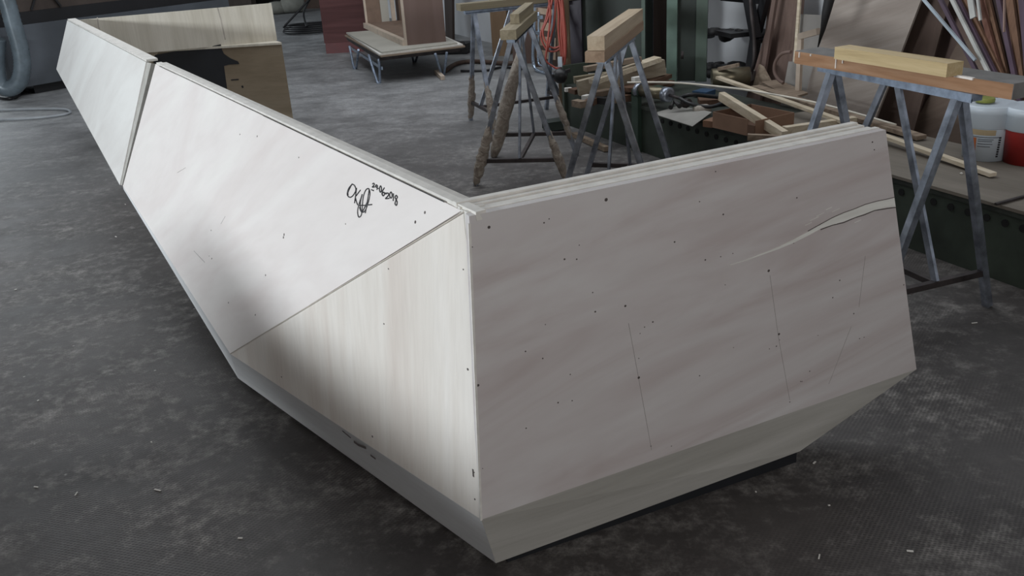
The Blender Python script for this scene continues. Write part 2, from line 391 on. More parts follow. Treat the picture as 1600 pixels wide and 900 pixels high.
# skirts
nS = plane3(C0, CA, F0)[1]; nS = nS if nS.y < 0 else -nS
mb = MB(); mb.prism([C0, CA, FA, F0], -nS * .014)
nail_dots(mb, [(995, 731), (800, 800)], (C0, nS), nS, .003, 1)
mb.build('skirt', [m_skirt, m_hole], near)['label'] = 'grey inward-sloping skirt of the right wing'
nL = plane3(C0, Sx, F0)[1]; nL = nL if nL.x < 0 else -nL
GBs = GB - Z * .004 + nB * 0
mb = MB(); inw = V((.4, .5, .1)) * .02
mb.hexa([C0, F0, FB, Sx], [p + inw for p in (C0, F0, FB, Sx)])
mb.hexa([Sx, FB, GBs - Z * .012, GBs], [p + inw for p in (Sx, FB, GBs - Z * .012, GBs)])
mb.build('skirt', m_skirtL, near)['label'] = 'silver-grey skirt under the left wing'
# black plinth below
dA = (FA - F0); dA.z = 0; dA.normalize(); iA = V((-dA.y, dA.x, 0))
mb = MB(); p0 = V((F0.x, F0.y, 0)) + dA * .03 + iA * .003; p1 = V((FA.x, FA.y, 0)) - dA * .008 + iA * .003
mb.prism([p0, p1, p1 + iA * .35, p0 + iA * .35 ], Z * .03); mb.build('plinth', m_black, near)
dL = (FB - F0); dL.z = 0; dL.normalize(); iL = V((dL.y, -dL.x, 0))
mb = MB(); p0 = V((F0.x, F0.y, 0)) + dL * .06 + iL * .02; p1 = V((FB.x, FB.y, 0)) - dL * .02 + iL * .02
mb.prism([p0, p1, p1 + iL * .25, p0 + iL * .25 + dL * .1], Z * .014); mb.build('plinth', m_black, near)
# laminated top edge, right wing : four plies of slightly different height
dT = (TA - T0A).normalized(); iT = V((-dT.y, dT.x, 0))
mats = [m_ply1, m_ply2]
mb = MB()
off = .0195
for i, (w, h, mi) in enumerate(((.014, .002, 0), (.004, -.005, 1), (.013, .0, 0), (.004, -.005, 1), (.013, .003, 0), (.003, -.004, 1), (.016, .008, 0))):
    mb.mat(mi); a = T0A + iT * off + dT * (.004 + .0 * i); b = TA + iT * off - dT * (.006 * (i // 2) + .002 * (i % 2))
    hgt = .06
    mb.prism([a + Z * (h - hgt), b + Z * (h - hgt), b + iT * w + Z * (h - hgt), a + iT * w + Z * (h - hgt)], Z * hgt); off += w
mb.build('top_edge', mats, near)['label'] = 'layered plywood top edge of the right wing'
# left wing top strip with its little overhanging end
dB = (T1 - T0).normalized(); iB = V((dB.y, -dB.x, 0))
mb = MB(); a = T0 - dB * .035 + iB * .004 + Z * -.012; b = GT + iB * .004 - Z * .012
mb.prism([a, b, b + iB * .022, a + iB * .022], Z * .018)
mb.mat(1); a2 = a + iB * .022 + dB * .04; b2 = b + iB * .022
mb.prism([a2, b2, b2 + iB * .005, a2 + iB * .005], Z * .008)
mb.mat(0); a2 += iB * .005; b2 += iB * .005
mb.prism([a2, b2, b2 + iB * .016, a2 + iB * .016], Z * .014)
mb.build('top_edge', mats, near)['label'] = 'pale plywood top strip of the left wing'
mb = MB(); q = [T0 + (GT - T0) * t for t in (0.03, .2, .45, .6, .78, .86, .97)]
for u, v in zip(q, q[1:]):
    w = random.uniform(.0008, .0026)
    mb.prism([u + nB * .001, v + nB * .001, v + nB * .001 - Z * w, u + nB * .001 - Z * w], nB * .0008)
mb.build('shadow_gap', m_ink, near)
# inner liners and end panel close the shell from behind
mb = MB(); a = T0A + iT * .07 + dT * .05; b = TA + iT * .07 - dT * .03
mb.prism([V((a.x, a.y, .03)) + iT * .22, V((b.x, b.y, .03)) - dT * .25 + iT * .22, b - Z * .06, a - Z * .06], iT * .018).build('inner_panel', m_in, near)
mb = MB(); a = T0 + iB * .03 + dB * .12; b = GT + iB * .03 - dB * .01
mb.prism([V((a.x, a.y, .02)) + iB * .05, V((b.x, b.y, .37)) , b - Z * .02, a - Z * .02], iB * .018).build('inner_panel', m_in, near)
mb = MB(); mb.prism([TA - Z * .03 - dT * .035 + iT * .025, CA - dT * .035 + iT * .025, FA - dT * .03 + iT * .025, FA - dT * .03 + iT * .2, TA - Z * .06 - dT * .035 + iT * .09], -dT * .016).build('end_panel', m_in, near)
# black backing in the open joint, the dark of the gap put into colour
mb = MB(); g1 = GT - nB * .02; g2 = GB - nB * .02; gg = (onp(231, 97, plB_) - GT) * .55
mb.hexa([g1, g2, g2 + gg, g1 + gg], [p - nB * .05 for p in (g1, g2, g2 + gg, g1 + gg)]).build('joint_backing', m_black, near)
# handwriting
PX = lambda X, Y: (480 + X / 5, 240 + Y / 5)
strokes = []
def smooth2(p, n=5, closed=False):
    return [(q.x, q.y) for q in smooth([V((a, b, 0)) for a, b in p], n, closed)]
strokes.append(smooth2([(352, 240), (325, 275), (315, 320), (335, 342), (362, 325), (382, 285), (372, 250), (352, 238)]))
strokes.append(smooth2([(345, 250), (322, 300), (322, 325)]))
strokes.append([(388, 268), (372, 388)]); strokes.append(smooth2([(418, 285), (384, 330), (378, 338), (385, 370), (396, 402)]))
strokes.append(smooth2([(432, 318), (408, 390), (396, 450), (404, 495), (425, 480), (432, 420), (440, 340), (460, 285), (482, 275), (492, 310), (482, 370), (462, 430), (440, 458), (420, 440), (418, 380), (432, 320)]))
strokes.append(smooth2([(486, 285), (474, 360), (456, 466)])); strokes.append([(406, 406), (455, 404), (508, 398)])
strokes.append(smooth2([(410, 420), (430, 455), (470, 380)]))
strokes.append([(503, 282), (522, 290)])
DG = {'0': [[(.5, 0), (.1, .3), (.1, .75), (.5, 1), (.9, .7), (.85, .25), (.5, 0)]], '1': [[(.55, 0), (.45, 1)]],
      '2': [[(.1, .2), (.5, 0), (.85, .25), (.5, .65), (.05, 1), (.95, .95)]], '6': [[(.8, 0), (.3, .35), (.1, .75), (.45, 1), (.85, .8), (.6, .55), (.15, .7)]],
      '8': [[(.85, .2), (.5, 0), (.2, .22), (.75, .65), (.6, 1), (.2, .85), (.5, .45), (.85, .2)]], '9': [[(.8, .25), (.4, 0), (.1, .3), (.5, .5), (.85, .2), (.75, .6), (.6, 1)]],
      '-': [[(.1, .5), (.9, .6)]]}
for ch, x, y, w, h in (('2', 510, 232, 20, 30), ('9', 534, 244, 20, 40), ('-', 554, 262, 14, 20), ('0', 566, 252, 18, 50), ('6', 584, 268, 26, 62), ('-', 606, 296, 16, 24),
                       ('2', 612, 308, 32, 44), ('0', 645, 300, 22, 48), ('1', 668, 312, 14, 58), ('8', 682, 326, 30, 78)):
    for st in DG[ch]: strokes.append(smooth2([(x + a * w, y + b * h) for a, b in st], 4))
mb = MB()
for st in strokes:
    mb.tube([onp(*PX(x, y), plB) + nB * .0006 for x, y in st], .0015, 6)
mb.build('handwriting', m_ink, fpB)['label'] = 'black marker writing OK, a signature and 29-06-2018'

# ------------------------------------------------------------ far section of the counter
FT0 = onp(228, 97, plB); FT1 = T1; FB1 = onp(88, 108, plB); FB0 = onp(187, 289, plB)
far = thing('plywood_counter_section', 'separate far plywood counter section beyond the open joint, with a half black-painted base box', 'counter', (FT1.x + .5, FT1.y - .5, 0))
mb = MB(); mb.prism([FT0, FT1, FB1, FB0], -nB * th); mb.build('front_panel', wood('plywood_cool', (.62, .60, .58), (.70, .69, .67), (.76, .76, .74), (-.45, .8, -.5), 3.2, .5, .6, 1.5, .1), far)
# thick near end of that panel
mb = MB(); e1 = (GT - FT0) * .42; e2 = (GB - FB0) * .35; q4 = [FT0 - nB * .006, FB0 - nB * .006, FB0 - nB * .006 + e2, FT0 - nB * .006 + e1]
mb.hexa(q4, [p - nB * .05 for p in q4])
mb.build('end_batten', m_skirt, far)
mb = MB(); a = FT0 + iB * .004; b = FT1 + iB * .004
mb.prism([a, b, b + iB * .05, a + iB * .05], Z * .01).build('top_edge', m_ply1, far)
BR = at(461, 204, 0); ZB = zfor(66, BR.x, BR.y)
BLt = at(215, 80, ZB); bd = (V((BLt.x, BLt.y, 0)) - BR); bd.normalize(); bn = V((-bd.y, bd.x, 0)); bn = bn if bn.y > 0 else -bn
bq = at(424, 59.5, ZB) - at(443, 65, ZB); bq.z = 0; bq.normalize()
WB_ = 1.25
mb = MB(); bl = BR + bd * WB_
mb.prism([BR, bl, bl + bq * .5, BR + bq * .5], Z * (ZB - .015))
# black brushed patch, ragged edge, laid on the face
rag = [(345, 69), (347, 78), (350, 84), (360, 91), (372, 96), (374, 100), (358, 101), (350, 103), (352, 118), (354, 132), (356, 150), (357, 170)]
plX = (BR - bn * .001, bn)
poly = [onp(x, y, plX) for x, y in [(240, 86), (274, 80), (276, 76), (310, 77)] + rag + [(340, 200), (240, 200)]]
mb.mat(1).prism(poly, -bn * .002)
stroke_strip(mb, [(361, 125), (373, 124)], plX, -bn, .008, 1, .002); stroke_strip(mb, [(378, 134), (380, 137)], plX, -bn, .012, 1, .002)
stroke_strip(mb, [(440, 186), (450, 188)], plX, -bn, .03, 1, .002)
mb.build('base_box', [m_boxwood, m_black], far)['label'] = 'tan base box with brushed black paint'
mb = MB(); r1 = BR - bn * .01 - bd * .005; l1 = bl - bn * .01
ELr = at(432, 62, ZB); 
mb.prism([V((r1.x, r1.y, ZB - .015)), V((l1.x, l1.y, ZB - .015)), V((l1.x, l1.y, ZB - .015)) + bq * .5, V((r1.x, r1.y, ZB - .015)) + bq * .5], Z * .015)
mb.build('ledge', m_inside_light, far)
E1 = at(424, 5, ZT); E0b = V((FT1.x, FT1.y, 0)) + iB * .02
ed = V((E1.x - FT1.x, E1.y - FT1.y, 0)); elen = ed.length; ed.normalize(); en = V((-ed.y, ed.x, 0)); en = en if en.y > 0 else -en
mb = MB(); a = FT1 + ed * .01; a = V((a.x, a.y, ZB)); b = V((E1.x, E1.y, ZB)); bb = b + ed * .0
mb.prism([a, b, V((E1.x, E1.y, ZT)), V((a.x, a.y, ZT - .004))], en * .018)
plE = (V((E1.x, E1.y, ZT)), en)
stroke_strip(mb, [(340, 12), (345, 30), (352, 62)], plE, -en, .009, 1, .001)
stroke_strip(mb, [(152, 27), (154, 42), (158, 54)], plE, -en, .007, 1, .001)
mb.build('back_panel', [m_inside_light, m_ply2], far)
mb = MB(); f1 = FB1 + ed * .03; mb.prism([V((FT1.x, FT1.y, ZT - .02)) + en * .02, V((FB1.x, FB1.y, FB1.z)) + en * .02, V((BR + bd * 1.2).to_tuple()[:2] + (0.3,)), V((BR + bd * .9).to_tuple()[:2] + (ZB,))], en * .012).build('end_panel', m_in, far)

# ------------------------------------------------------------ trestles
H = .8; TL = .6204; TAh = .2652; TC = .144; TE = .068; MT = .017
def make_trestle(label):
    r = thing('steel_trestle', label, 'trestle'); r['_local'] = 1
    mb = MB(); x = TL / 2 + TE
    mb.beam((-x, 0, H + .012), (x, 0, H + .012), .045, .024)
    mb.beam((-x, -.02, H + .002), (x, -.02, H + .002), .005, .012)
    mb.build('top_bar', m_bsteel, r)
    kk = TAh * (1 - TC / H)
    for s in (-1, 1):
        for t in (-1, 1):
            mb = MB(); mb.beam((s * TL / 2, t * .012, H - .005), (s * TL / 2, t * TAh, 0.003), .026, .026, V((1, 0, 0)))
            mb.build('leg', m_steel, r)
        MB().beam((s * TL / 2, -kk, TC), (s * TL / 2, kk, TC), .022, .022).build('crossbar', m_dsteel, r)
        MB().beam((s * MT * 2, 0, H - .005), (s * TL / 2, 0, TC + .01), .026, .012, V((0, 1, 0))).build('brace', m_steel, r)
    MB().beam((-TL / 2, 0, TC), (TL / 2, 0, TC), .02, .02).build('stretcher', m_dsteel, r)
    return r
def copy_tree(o, parent=None):
    c = o.copy(); C.objects.link(c); c.parent = parent
    for ch in list(o.children): copy_tree(ch, c)
    return c
TR = [(1.3903, 3.1818, -1.2388, 'blue-grey steel trestle at right carrying the orange-brown board'),
      (.1453, 5.2468, 1.3929, 'steel trestle with dusty plastic film on its legs, left of the one under two beams'),
      (.1533, 6.6009, .3397, 'rearmost steel trestle carrying a grey board in front of the white wall'),
      (.5777, 4.3871, 1.2492, 'grey steel trestle carrying two stacked pine beams')]
tr = []
for i, (x, y, a, lab) in enumerate(TR):
    o = make_trestle(lab) if i == 0 else copy_tree(tr[0])
    o.location = (x, y, 0); o.rotation_euler.z = a; o['label'] = lab; o['group'] = 'steel trestles'; tr.append(o)
# film wrapped round trestle legs
def film(root, s, t, f0, f1, r0, r1, sag=0):
    mb = MB(); P0 = V((s * TL / 2, t * .012, H - .005)); P1 = V((s * TL / 2, t * TAh, .003)); pts = []; rs = []
    n = 16
    for k in range(n + 1):
        f = f0 + (f1 - f0) * k / n; p = P0.lerp(P1, f) + V((random.uniform(-1, 1), random.uniform(-1, 1), 0)) * .004
        e = math.sin(math.pi * k / n) ** .6
        pts.append(p); rs.append((r0 + (r1 - r0) * k / n) * (.35 + .65 * e) * random.uniform(.92, 1.08))
    mb.tube(pts, rs, 14, True, .10).build('plastic_film', m_wrap, root)
film(tr[1], 1, 1, .05, 1.0, .026, .055); film(tr[1], -1, -1, .6, .98, .02, .03); film(tr[1], -1, 1, .55, 1, .03, .034); film(tr[1], 1, -1, .5, .9, .02, .024)
film(tr[2], -1, 1, .5, 1.0, .02, .03); film(tr[2], -1, -1, .55, .98, .022, .032)
# swap film sides if needed is handled by the copies' rotation

def plank(name, label, cat, A, B, w, h, mat, group=None, away=True, bevel=.0015, mats=None, topmat=None, fn=None):
    d = (B - A); n = V((-d.y, d.x, 0)).normalized()
    if (n.y < 0) == away: n = -n
    mb = MB(); mb.prism([A, B, B + n * w, A + n * w], Z * h)
    ms = mat if isinstance(mat, list) else [mat]
    if fn: fn(mb, A, B, n)
    o = mb.build(name, ms, None)
    return tag(o, label, cat, group)
zt = H + .0245
# trestle 1 : orange board + pale block
A = at(1241, 99, zt); B = at(1580, 156, zt)
dd = (B - A).normalized()
def dirt(mb, A, B, n):
    mb.mat(1); mb.prism([A + Z * .047, B + Z * .047, B + n * .125 + Z * .047, A + n * .125 + Z * .047], Z * .0015)
    mb.prism([B + dd * .0005, B + n * .125 + dd * .0005, B + n * .125 + Z * .0475 + dd * .0005, B + Z * .0475 + dd * .0005], dd * .0015)
    mb.mat(2)
    for f, l, zz in ((.03, .004, .02), (.235, .005, .038), (.27, .003, .016), (.095, .004, .008)):
        p = A + (B - A) * f; mb.prism([p, p + dd * .006, p + dd * .006 - n * .003, p - n * .003], Z * zz) if 0 else mb.beam(p - n * .001 + Z * (.046 - zz * 1.0), p - n * .001 + Z * .046, .008, .004, dd)
    for f, l in ((.30, .12), (.42, .04), (.63, .10), (.78, .07), (.5, .06)):
        p = A + (B - A) * f; mb.beam(p + Z * .047 - n * .0, p + dd * l + Z * .045 - n * .0, .014, .007)
plank('timber_board', 'aged orange-brown board with white glue drips, on the right-hand trestle', 'board', A, B, .125, .047, [m_orange, m_dust, m_drip], fn=dirt)
zb1 = zt + .049
A2 = at(1303, 92, zb1) ; B2 = at(1478, 121, zb1)
plank('timber_block', 'pale yellow pine block lying on the orange-brown board', 'timber', A2, B2, .07, .043, m_pine)
# trestle 4 : two stacked beams seen end-on
def two(i, px, lab1, lab2, l1, w1, h1, l2, w2, h2, mat1, mat2, off1, off2, shift=0.0):
    o = tr[i]; c, s = math.cos(o.rotation_euler.z), math.sin(o.rotation_euler.z); d = V((c, s, 0)); n = V((-s, c, 0)); b = V((o.location.x, o.location.y, zt))
    def mk(nm, lab, l, w, h, m, z, off, sh):
        mb = MB(); p = b + d * (off - l / 2) + n * sh + Z * z; q = b + d * (off + l / 2) + n * sh + Z * z
        mb.prism([p - n * w / 2, q - n * w / 2, q + n * w / 2, p + n * w / 2], Z * h); tag(mb.build(nm, m), lab, 'timber')
    mk('timber_beam', lab1, l1, w1, h1, mat1, 0, off1, shift); mk('timber_beam', lab2, l2, w2, h2, mat2, h1 + .001, off2, shift)
m_beam4 = wood('pine_beam_brown', (.20, .13, .085), (.29, .20, .135), (.36, .26, .18), (.316, .949, 0), 22, .8)
m_beam4b = wood('pine_beam_pale', (.34, .26, .18), (.44, .35, .25), (.50, .41, .30), (.316, .949, 0), 22, .8)
m_beam2 = wood('pine_beam_grey', (.17, .14, .09), (.25, .21, .14), (.32, .27, .19), (.177, .984, 0), 22, .8)
two(3, None, 'lower brown pine beam on the centre-right trestle, bark-edged end facing out', 'upper square pine beam stacked on the brown one on the centre-right trestle', 1.02, .085, .045, 1.0, .075, .06, m_beam4, m_beam4b, .0, .02)
two(1, None, 'grey-brown beam lying on the film-wrapped trestle', 'shorter grey block on top of the beam on the film-wrapped trestle', .86, .085, .05, .6, .05, .05, m_beam2, m_beam2, -.02, .1)
o = tr[2]; c, s = math.cos(o.rotation_euler.z), math.sin(o.rotation_euler.z); d = V((c, s, 0)); n = V((-s, c, 0)); b = V((o.location.x, o.location.y, zt))
mb = MB(); p = b - d * .42; q = b + d * .62
mb.prism([p - n * .05, q - n * .05, q + n * .05, p + n * .05], Z * .045); tag(mb.build('timber_board', m_olive), 'grey-brown board on the rearmost trestle, running behind the orange cord', 'board')

# ------------------------------------------------------------ green press bed on the right
ZBED = .29
b0 = V((1.70, 3.64, 0)); b1 = V((.475, 6.37, 0)); bdir = (b1 - b0).normalized(); b0 = b0 - bdir * 2.6
bnr = V((bdir.y, -bdir.x, 0)); BW = .62
bed = thing('green_steel_bench', 'long low dark green steel machine bed with a row of round holes', 'bench', (b0.lerp(b1, .5) + bnr * BW / 2))
mb = MB(); mb.prism([b0, b1, b1 + bnr * BW, b0 + bnr * BW], Z * (ZBED - .02))
mb.build('bed', m_green, bed)
# holes: dark recessed discs with rims along the face
hpl = (b0, -bnr)
m_hole_b = plain('hole_black', (.004, .004, .004), .9)
for x, y in [(1408, 308), (1458, 323), (1485, 331), (1512, 339), (1541, 347), (1570, 355), (1598, 364), (1022, 199), (1035, 202.5), (1048, 206), (1062, 210), (1075, 214), (1089, 218), (1104, 222), (1119, 226), (1134, 231), (1150, 235)]:
    p = onp(x, y, hpl)
    p = b0 + bdir * ((p - b0).dot(bdir)) + Z * (ZBED - .055)
    MB().lathe(p, [(.015, 0), (.015, -.004)], bnr, 16).build('bolt_hole', m_hole_b, bed)
mb = MB(); mb.prism([b0 - Z * 0 + Z * (ZBED - .02) - bnr * .008, b1 + Z * (ZBED - .02) - bnr * .008, b1 + Z * (ZBED - .02) + bnr * BW, b0 + Z * (ZBED - .02) + bnr * BW], Z * .02).build('bed_top', plain('worn_green_top', (.035, .042, .034), .6, 0, .4, 8), bed)
def post(px, py, w, d, z1, lab=None, mat=m_greenl):
    p = onp(px, py, hpl); t = (p - b0).dot(bdir); q = b0 + bdir * t - bnr * (.03)
    mb = MB(); mb.prism([q, q + bdir * w, q + bdir * w + bnr * d, q + bnr * d], Z * z1); return mb, q
mb, q = post(1003, 215, .07, .028, .36); mb.build('clamp_post', plain('green_post', (.03, .052, .038), .5), bed)
mb = MB(); mb.prism([q + bnr * -.0 + Z * .345, q + bdir * .07 + Z * .345, q + bdir * .07 + bnr * .2 + Z * .345, q + bnr * .2 + Z * .345], Z * .04); mb.build('clamp_block', plain('green_block', (.03, .052, .038), .5), bed)
mb = MB(); q = b1 - bnr * .02; mb.prism([q, q + bdir * .03, q + bdir * .03 + bnr * .2, q + bnr * .2], Z * .42); mb.build('end_plate', plain('green_plate', (.05, .065, .048), .6), bed)

# press columns: an upright H-section of light green flanges with a dark web
def column(x0, x1, py, z, depth, label, mat, pw=None, name='steel_column', ztop=3.2):
    a = at(x0, py, z); b = at(x1, py, z); d = (b - a); d.z = 0; n = V((-d.y, d.x, 0)).normalized(); n = n if n.y > 0 else -n
    return a, b, n
colm = thing('press_column', 'light green steel H-column standing on the machine bed', 'column', at(1070, 128, ZBED))
a, b, n = column(1041, 1057, 128, ZBED, .1, '', m_greenl)
MB().prism([a, b, b + n * .03, a + n * .03], Z * 3).build('flange', m_greenl, colm)
a2, b2, n2 = column(1086, 1103, 128, ZBED, .1, '', m_greenl)
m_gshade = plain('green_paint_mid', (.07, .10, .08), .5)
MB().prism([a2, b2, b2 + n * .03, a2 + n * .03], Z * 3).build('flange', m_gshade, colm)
MB().prism([b + n * .032, a2 + n * .032, a2 + n * .05, b + n * .05], Z * 3).build('web', m_greend, colm)
p = at(1066, 126, ZBED); mb = MB(); mb.tube([p + Z * .001, p + Z * 2.8], .012, 10); mb.lathe(p + Z * .15, [(.018, 0), (.018, .05)], Z, 12); mb.lathe(p + Z * .75, [(.017, 0), (.02, .02), (.017, .06)], Z, 12); tag(mb.build('steel_pipe', m_dsteel), 'thin upright steel pipe in the hollow of the green H-column', 'pipe')
# big dark green cabinet of the press
cab = thing('press_cabinet', 'tall dark green machine cabinet with dark steel frame behind the stacked beams', 'machine', at(950, 112, .28))
q0 = at(889, 118, .28); q1 = at(1008, 118, .28); dq = (q1 - q0).normalized(); nq = V((-dq.y, dq.x, 0)); nq = nq if nq.y > 0 else -nq
Wq = (q1 - q0).length; q0.z = q1.z = ZBED + .001
MB().prism([q0 + nq * .04, q1 + nq * .04, q1 + nq * .6, q0 + nq * .6], Z * 3).build('body', m_greend, cab)
MB().prism([q0, q0 + dq * Wq * .19, q0 + dq * Wq * .19 + nq * .039, q0 + nq * .039], Z * 3).build('frame_stile', m_purp, cab)
MB().prism([q1 - dq * Wq * .045, q1, q1 + nq * .039, q1 - dq * Wq * .045 + nq * .039], Z * 3).build('frame_stile', m_gshade, cab)
MB().prism([q0 - dq * .012, q0 - dq * .002, q0 - dq * .002 + nq * .3, q0 - dq * .012 + nq * .3], Z * 3).build('edge_trim', m_ply2, cab)
mb = MB(); a = q1 + nq * .25 + dq * .01; mb.prism([a, a + dq * .28, a + dq * .28 + nq * .05, a + nq * .05], Z * 3); tag(mb.build('dark_timber_panel', m_darkbrown), 'dark brown upright panel between the green cabinet and the H-column', 'panel')
# pale wooden post where the cord hangs
PO = onp(881, 100, (V((0, 6.47, 0)), V((0, 1, 0)))); PO.z = 0
mb = MB(); u = dq; mb.prism([PO - u * .045, PO + u * .045, PO + u * .045 + nq * .03, PO - u * .045 + nq * .03], Z * 2.8)
tag(mb.build('wooden_post', wood('tan_post', (.14, .10, .065), (.19, .14, .09), (.23, .17, .115), (0, 0, 1), 20, .7)), 'tan wooden post beside the green cabinet with the orange cord hanging on it', 'post')
# orange cord
plO = (PO - nq * .015, nq)
cord = thing('extension_cord', 'orange extension cord hanging in loops on the wooden post', 'cord', onp(870, 105, plO))
mb = MB()
loops = [[(862, -12), (853, 30), (845, 55), (855, 78), (872, 78), (882, 60), (880, 20), (872, -12)],
         [(866, -12), (858, 25), (849, 50), (857, 70), (870, 74), (879, 62), (878, 20), (870, -12)],
         [(870, -12), (868, 30), (862, 60), (854, 90), (864, 102), (876, 106), (884, 95), (886, 60), (882, 20), (876, -12)],
         [(874, -12), (880, 15), (882, 50), (884, 80), (878, 102), (870, 112), (870, 125)],
         [(880, -12), (884, 30), (886, 60), (886, 90), (882, 108), (876, 122)],
         [(860, -12), (864, 20), (860, 60), (857, 85), (855, 100)]]
for i, lp in enumerate(loops):
    mb.tube([onp(x, y, plO) - nq * .012 * i for x, y in smooth2(lp, 6)], .0072, 8)
for i in range(3):
    mb.tube([onp(x, y, plO) - nq * (.02 + .007 * i) for x, y in smooth2([(870 + 5 * i, -10), (874 + 4.5 * i, 20), (874 + 4.5 * i, 50), (879 + 2.5 * i, 90)], 5)], .0075, 8)
mb.build('cable', m_cord, cord)
p = onp(880, 94, plO) - nq * .075; mb = MB(); mb.beam(p - Z * .035, p + Z * .035, .03, .012, nq).build('tag', m_white, cord)

# ------------------------------------------------------------ lumber heap on the far half of the bed
def stick(name, label, cat, p, q, w, h, mat, group=None, up=Z):
    mb = MB(); mb.beam(p, q, w, h, up); return tag(mb.build(name, mat), label, cat, group)
m_heap2 = wood('rough_lumber_pale', (.22, .18, .13), (.33, .28, .21), (.42, .37, .29), (.9, .4, 0), 20, .8)
G1 = 'offcuts heaped on the far end of the bed'
stick('timber_plank', 'longest wide grey-brown plank lying across the heap behind the centre-right trestle', 'plank', at(903, 138, .36), at(1038, 104, .44), .045, .095, m_heap2, G1)
stick('timber_plank', 'pale plank lying just behind the longest plank, its far end showing higher', 'plank', at(925, 128, .42), at(1028, 92, .50), .08, .03, m_batten, G1)
stick('timber_plank', 'grey plank under the longest one, ending beside the cylinder', 'plank', at(925, 148, .33), at(1040, 126, .34), .07, .03, m_heap, G1)
stick('timber_plank', 'pale narrow plank with cut end pointing left, highest of the heap', 'plank', at(914, 108, .50), at(1000, 92, .52), .05, .03, m_heap, G1)
stick('timber_plank', 'yellowish square-ended batten low in the heap beside the black valve', 'plank', at(897, 125, .40), at(985, 112, .42), .045, .04, m_olive, G1)
stick('timber_plank', 'rust-brown plank at the bottom of the heap', 'plank', at(893, 143, .315), at(1030, 122, .315), .09, .03, m_redwood, G1)
stick('timber_plank', 'reddish offcut under the heap beside the brass cylinder', 'plank', at(975, 150, .31), at(1042, 128, .31), .12, .03, m_redwood, G1)
stick('timber_plank', 'second reddish plank behind the brass cylinder', 'plank', at(978, 140, .36), at(1040, 118, .37), .10, .025, m_redwood, G1)
for (x, y, z, dx, lab) in ((888, 140, .31, .03, 'white square offcut leftmost in the heap'), (955, 128, .37, .035, 'pale offcut block near the trestle leg in the heap'), (916, 152, .33, .035, 'pale square offcut low at the front of the heap'), (996, 124, .43, .04, 'cream offcut on top of the heap beside the H-column')):
    p = at(x, y, z); tag(MB().box(p, (dx * 1.6, dx, dx * .8), random.random()).build('wood_offcut', m_ply1), lab, 'offcut', G1)
for i in range(6):
    p = at(905 + 18 * i, 162 - i * 2.5, .31); tag(MB().box(p, (.09, .05, .04), random.random() * 3).build('wood_offcut', [m_heap, m_redwood, m_clut][i % 3]), 'small dark offcut in the shadowed foot of the lumber heap', 'offcut', 'small dark offcuts')
p = at(877, 118, .44); mb = MB(); mb.lathe(p, [(.02, -.05), (.045, -.03), (.05, 0), (.03, .03), (.012, .04)], V((.6, -.6, .3)), 16); mb.beam(p - V((.06, 0, 0)), p + V((.06, 0, .03)), .02, .02); tag(mb.build('valve', m_rubber), 'black valve knob on the green end plate of the bed', 'valve')
stick('floor_offcut', 'long pale batten on the floor beside the green bed, behind the trestles', 'batten', at(897, 210, .02), at(948, 233, .02), .035, .03, m_heap)
mb = MB(); mb.box(at(868, 194, .04), (.16, .12, .06), .3); tag(mb.build('wood_block', m_greend), 'dark block on the floor at the far end of the green bed', 'block')

# hydraulic cylinder
cy = thing('hydraulic_cylinder', 'brass and steel hydraulic cylinder lying behind the green clamp block', 'cylinder', at(1025, 155, .33))
p = at(1000, 141, .38); q = at(1044, 148, .38); ax = (q - p).normalized(); ln = (q - p).length
MB().lathe(p, [(.036, 0), (.036, ln)], ax, 24).build('barrel', m_brass, cy)
MB().lathe(p, [(.044, -.02), (.044, .012)], ax, 24).build('end_cap', m_steel, cy); MB().lathe(q, [(.044, -.03), (.044, .012), (.03, .014)], ax, 24).build('end_cap', m_steel, cy)
q2 = at(1070, 156, .37); mb = MB(); mb.tube([q, q2], .010, 10); mb.lathe(q2 - Z * .02, [(.025, -.01), (.03, .01), (.02, .04)], V((.4, -.6, .2)), 14); mb.build('rod', m_dsteel, cy)
mb = MB(); mb.tube([at(1062, 166, .35), at(1054, 158, .36), at(1048, 168, .34)], .014, 8); mb.build('clevis', m_clut, cy)
hz = ZBED + .03
def hose(label, pts, r, mat, name='hydraulic_hose'):
    P = [at(x, y, z) for x, y, z in pts]; return tag(MB().tube(smooth(P, 8), r, 10).build(name, mat), label, 'hose')
hose('thick black hose looping from the cylinder, upper of two', [(1064, 152, .38), (1080, 148, .40), (1105, 150, .38), (1135, 153, .36)], .012, m_rubber)
hose('black hose curving in front of the red-brown bar', [(1062, 153, .38), (1078, 162, .36), (1095, 166, .345), (1115, 166, .345), (1135, 158, .36)], .011, m_rubber)
# dark odds and ends
plank('steel_bar', 'dark red-brown bar lying between hoses and cardboard box', 'bar', at(1093, 165, ZBED + .012), at(1140, 163, ZBED + .012), .12, .03, m_redwood)
plank('blue_tray', 'small blue plastic tray behind the hoses', 'tray', at(1103, 152, ZBED + .01), at(1118, 147, ZBED + .01), .1, .03, m_bluebit)
mb = MB(); g = [at(x, y, ZBED + z) for x, y, z in ((1020, 178, .004), (1082, 198, .014), (1112, 176, .05), (1095, 172, .02), (1060, 166, .004))]
mb.prism(g[:3] + g[3:], Z * .003); tag(mb.build('paper_sheet', m_paper), 'crumpled dusty paper sheet on the bed front edge, beside the cardboard box', 'paper')
mb = MB(); mb.lathe(at(1084, 172, ZBED + .035), [(.02, 0), (.03, .02), (.028, .08), (.016, .1)], V((1, .1, .0)), 14); tag(mb.build('wire_spool', m_ply2), 'small light brown spool behind the crumpled paper', 'spool')
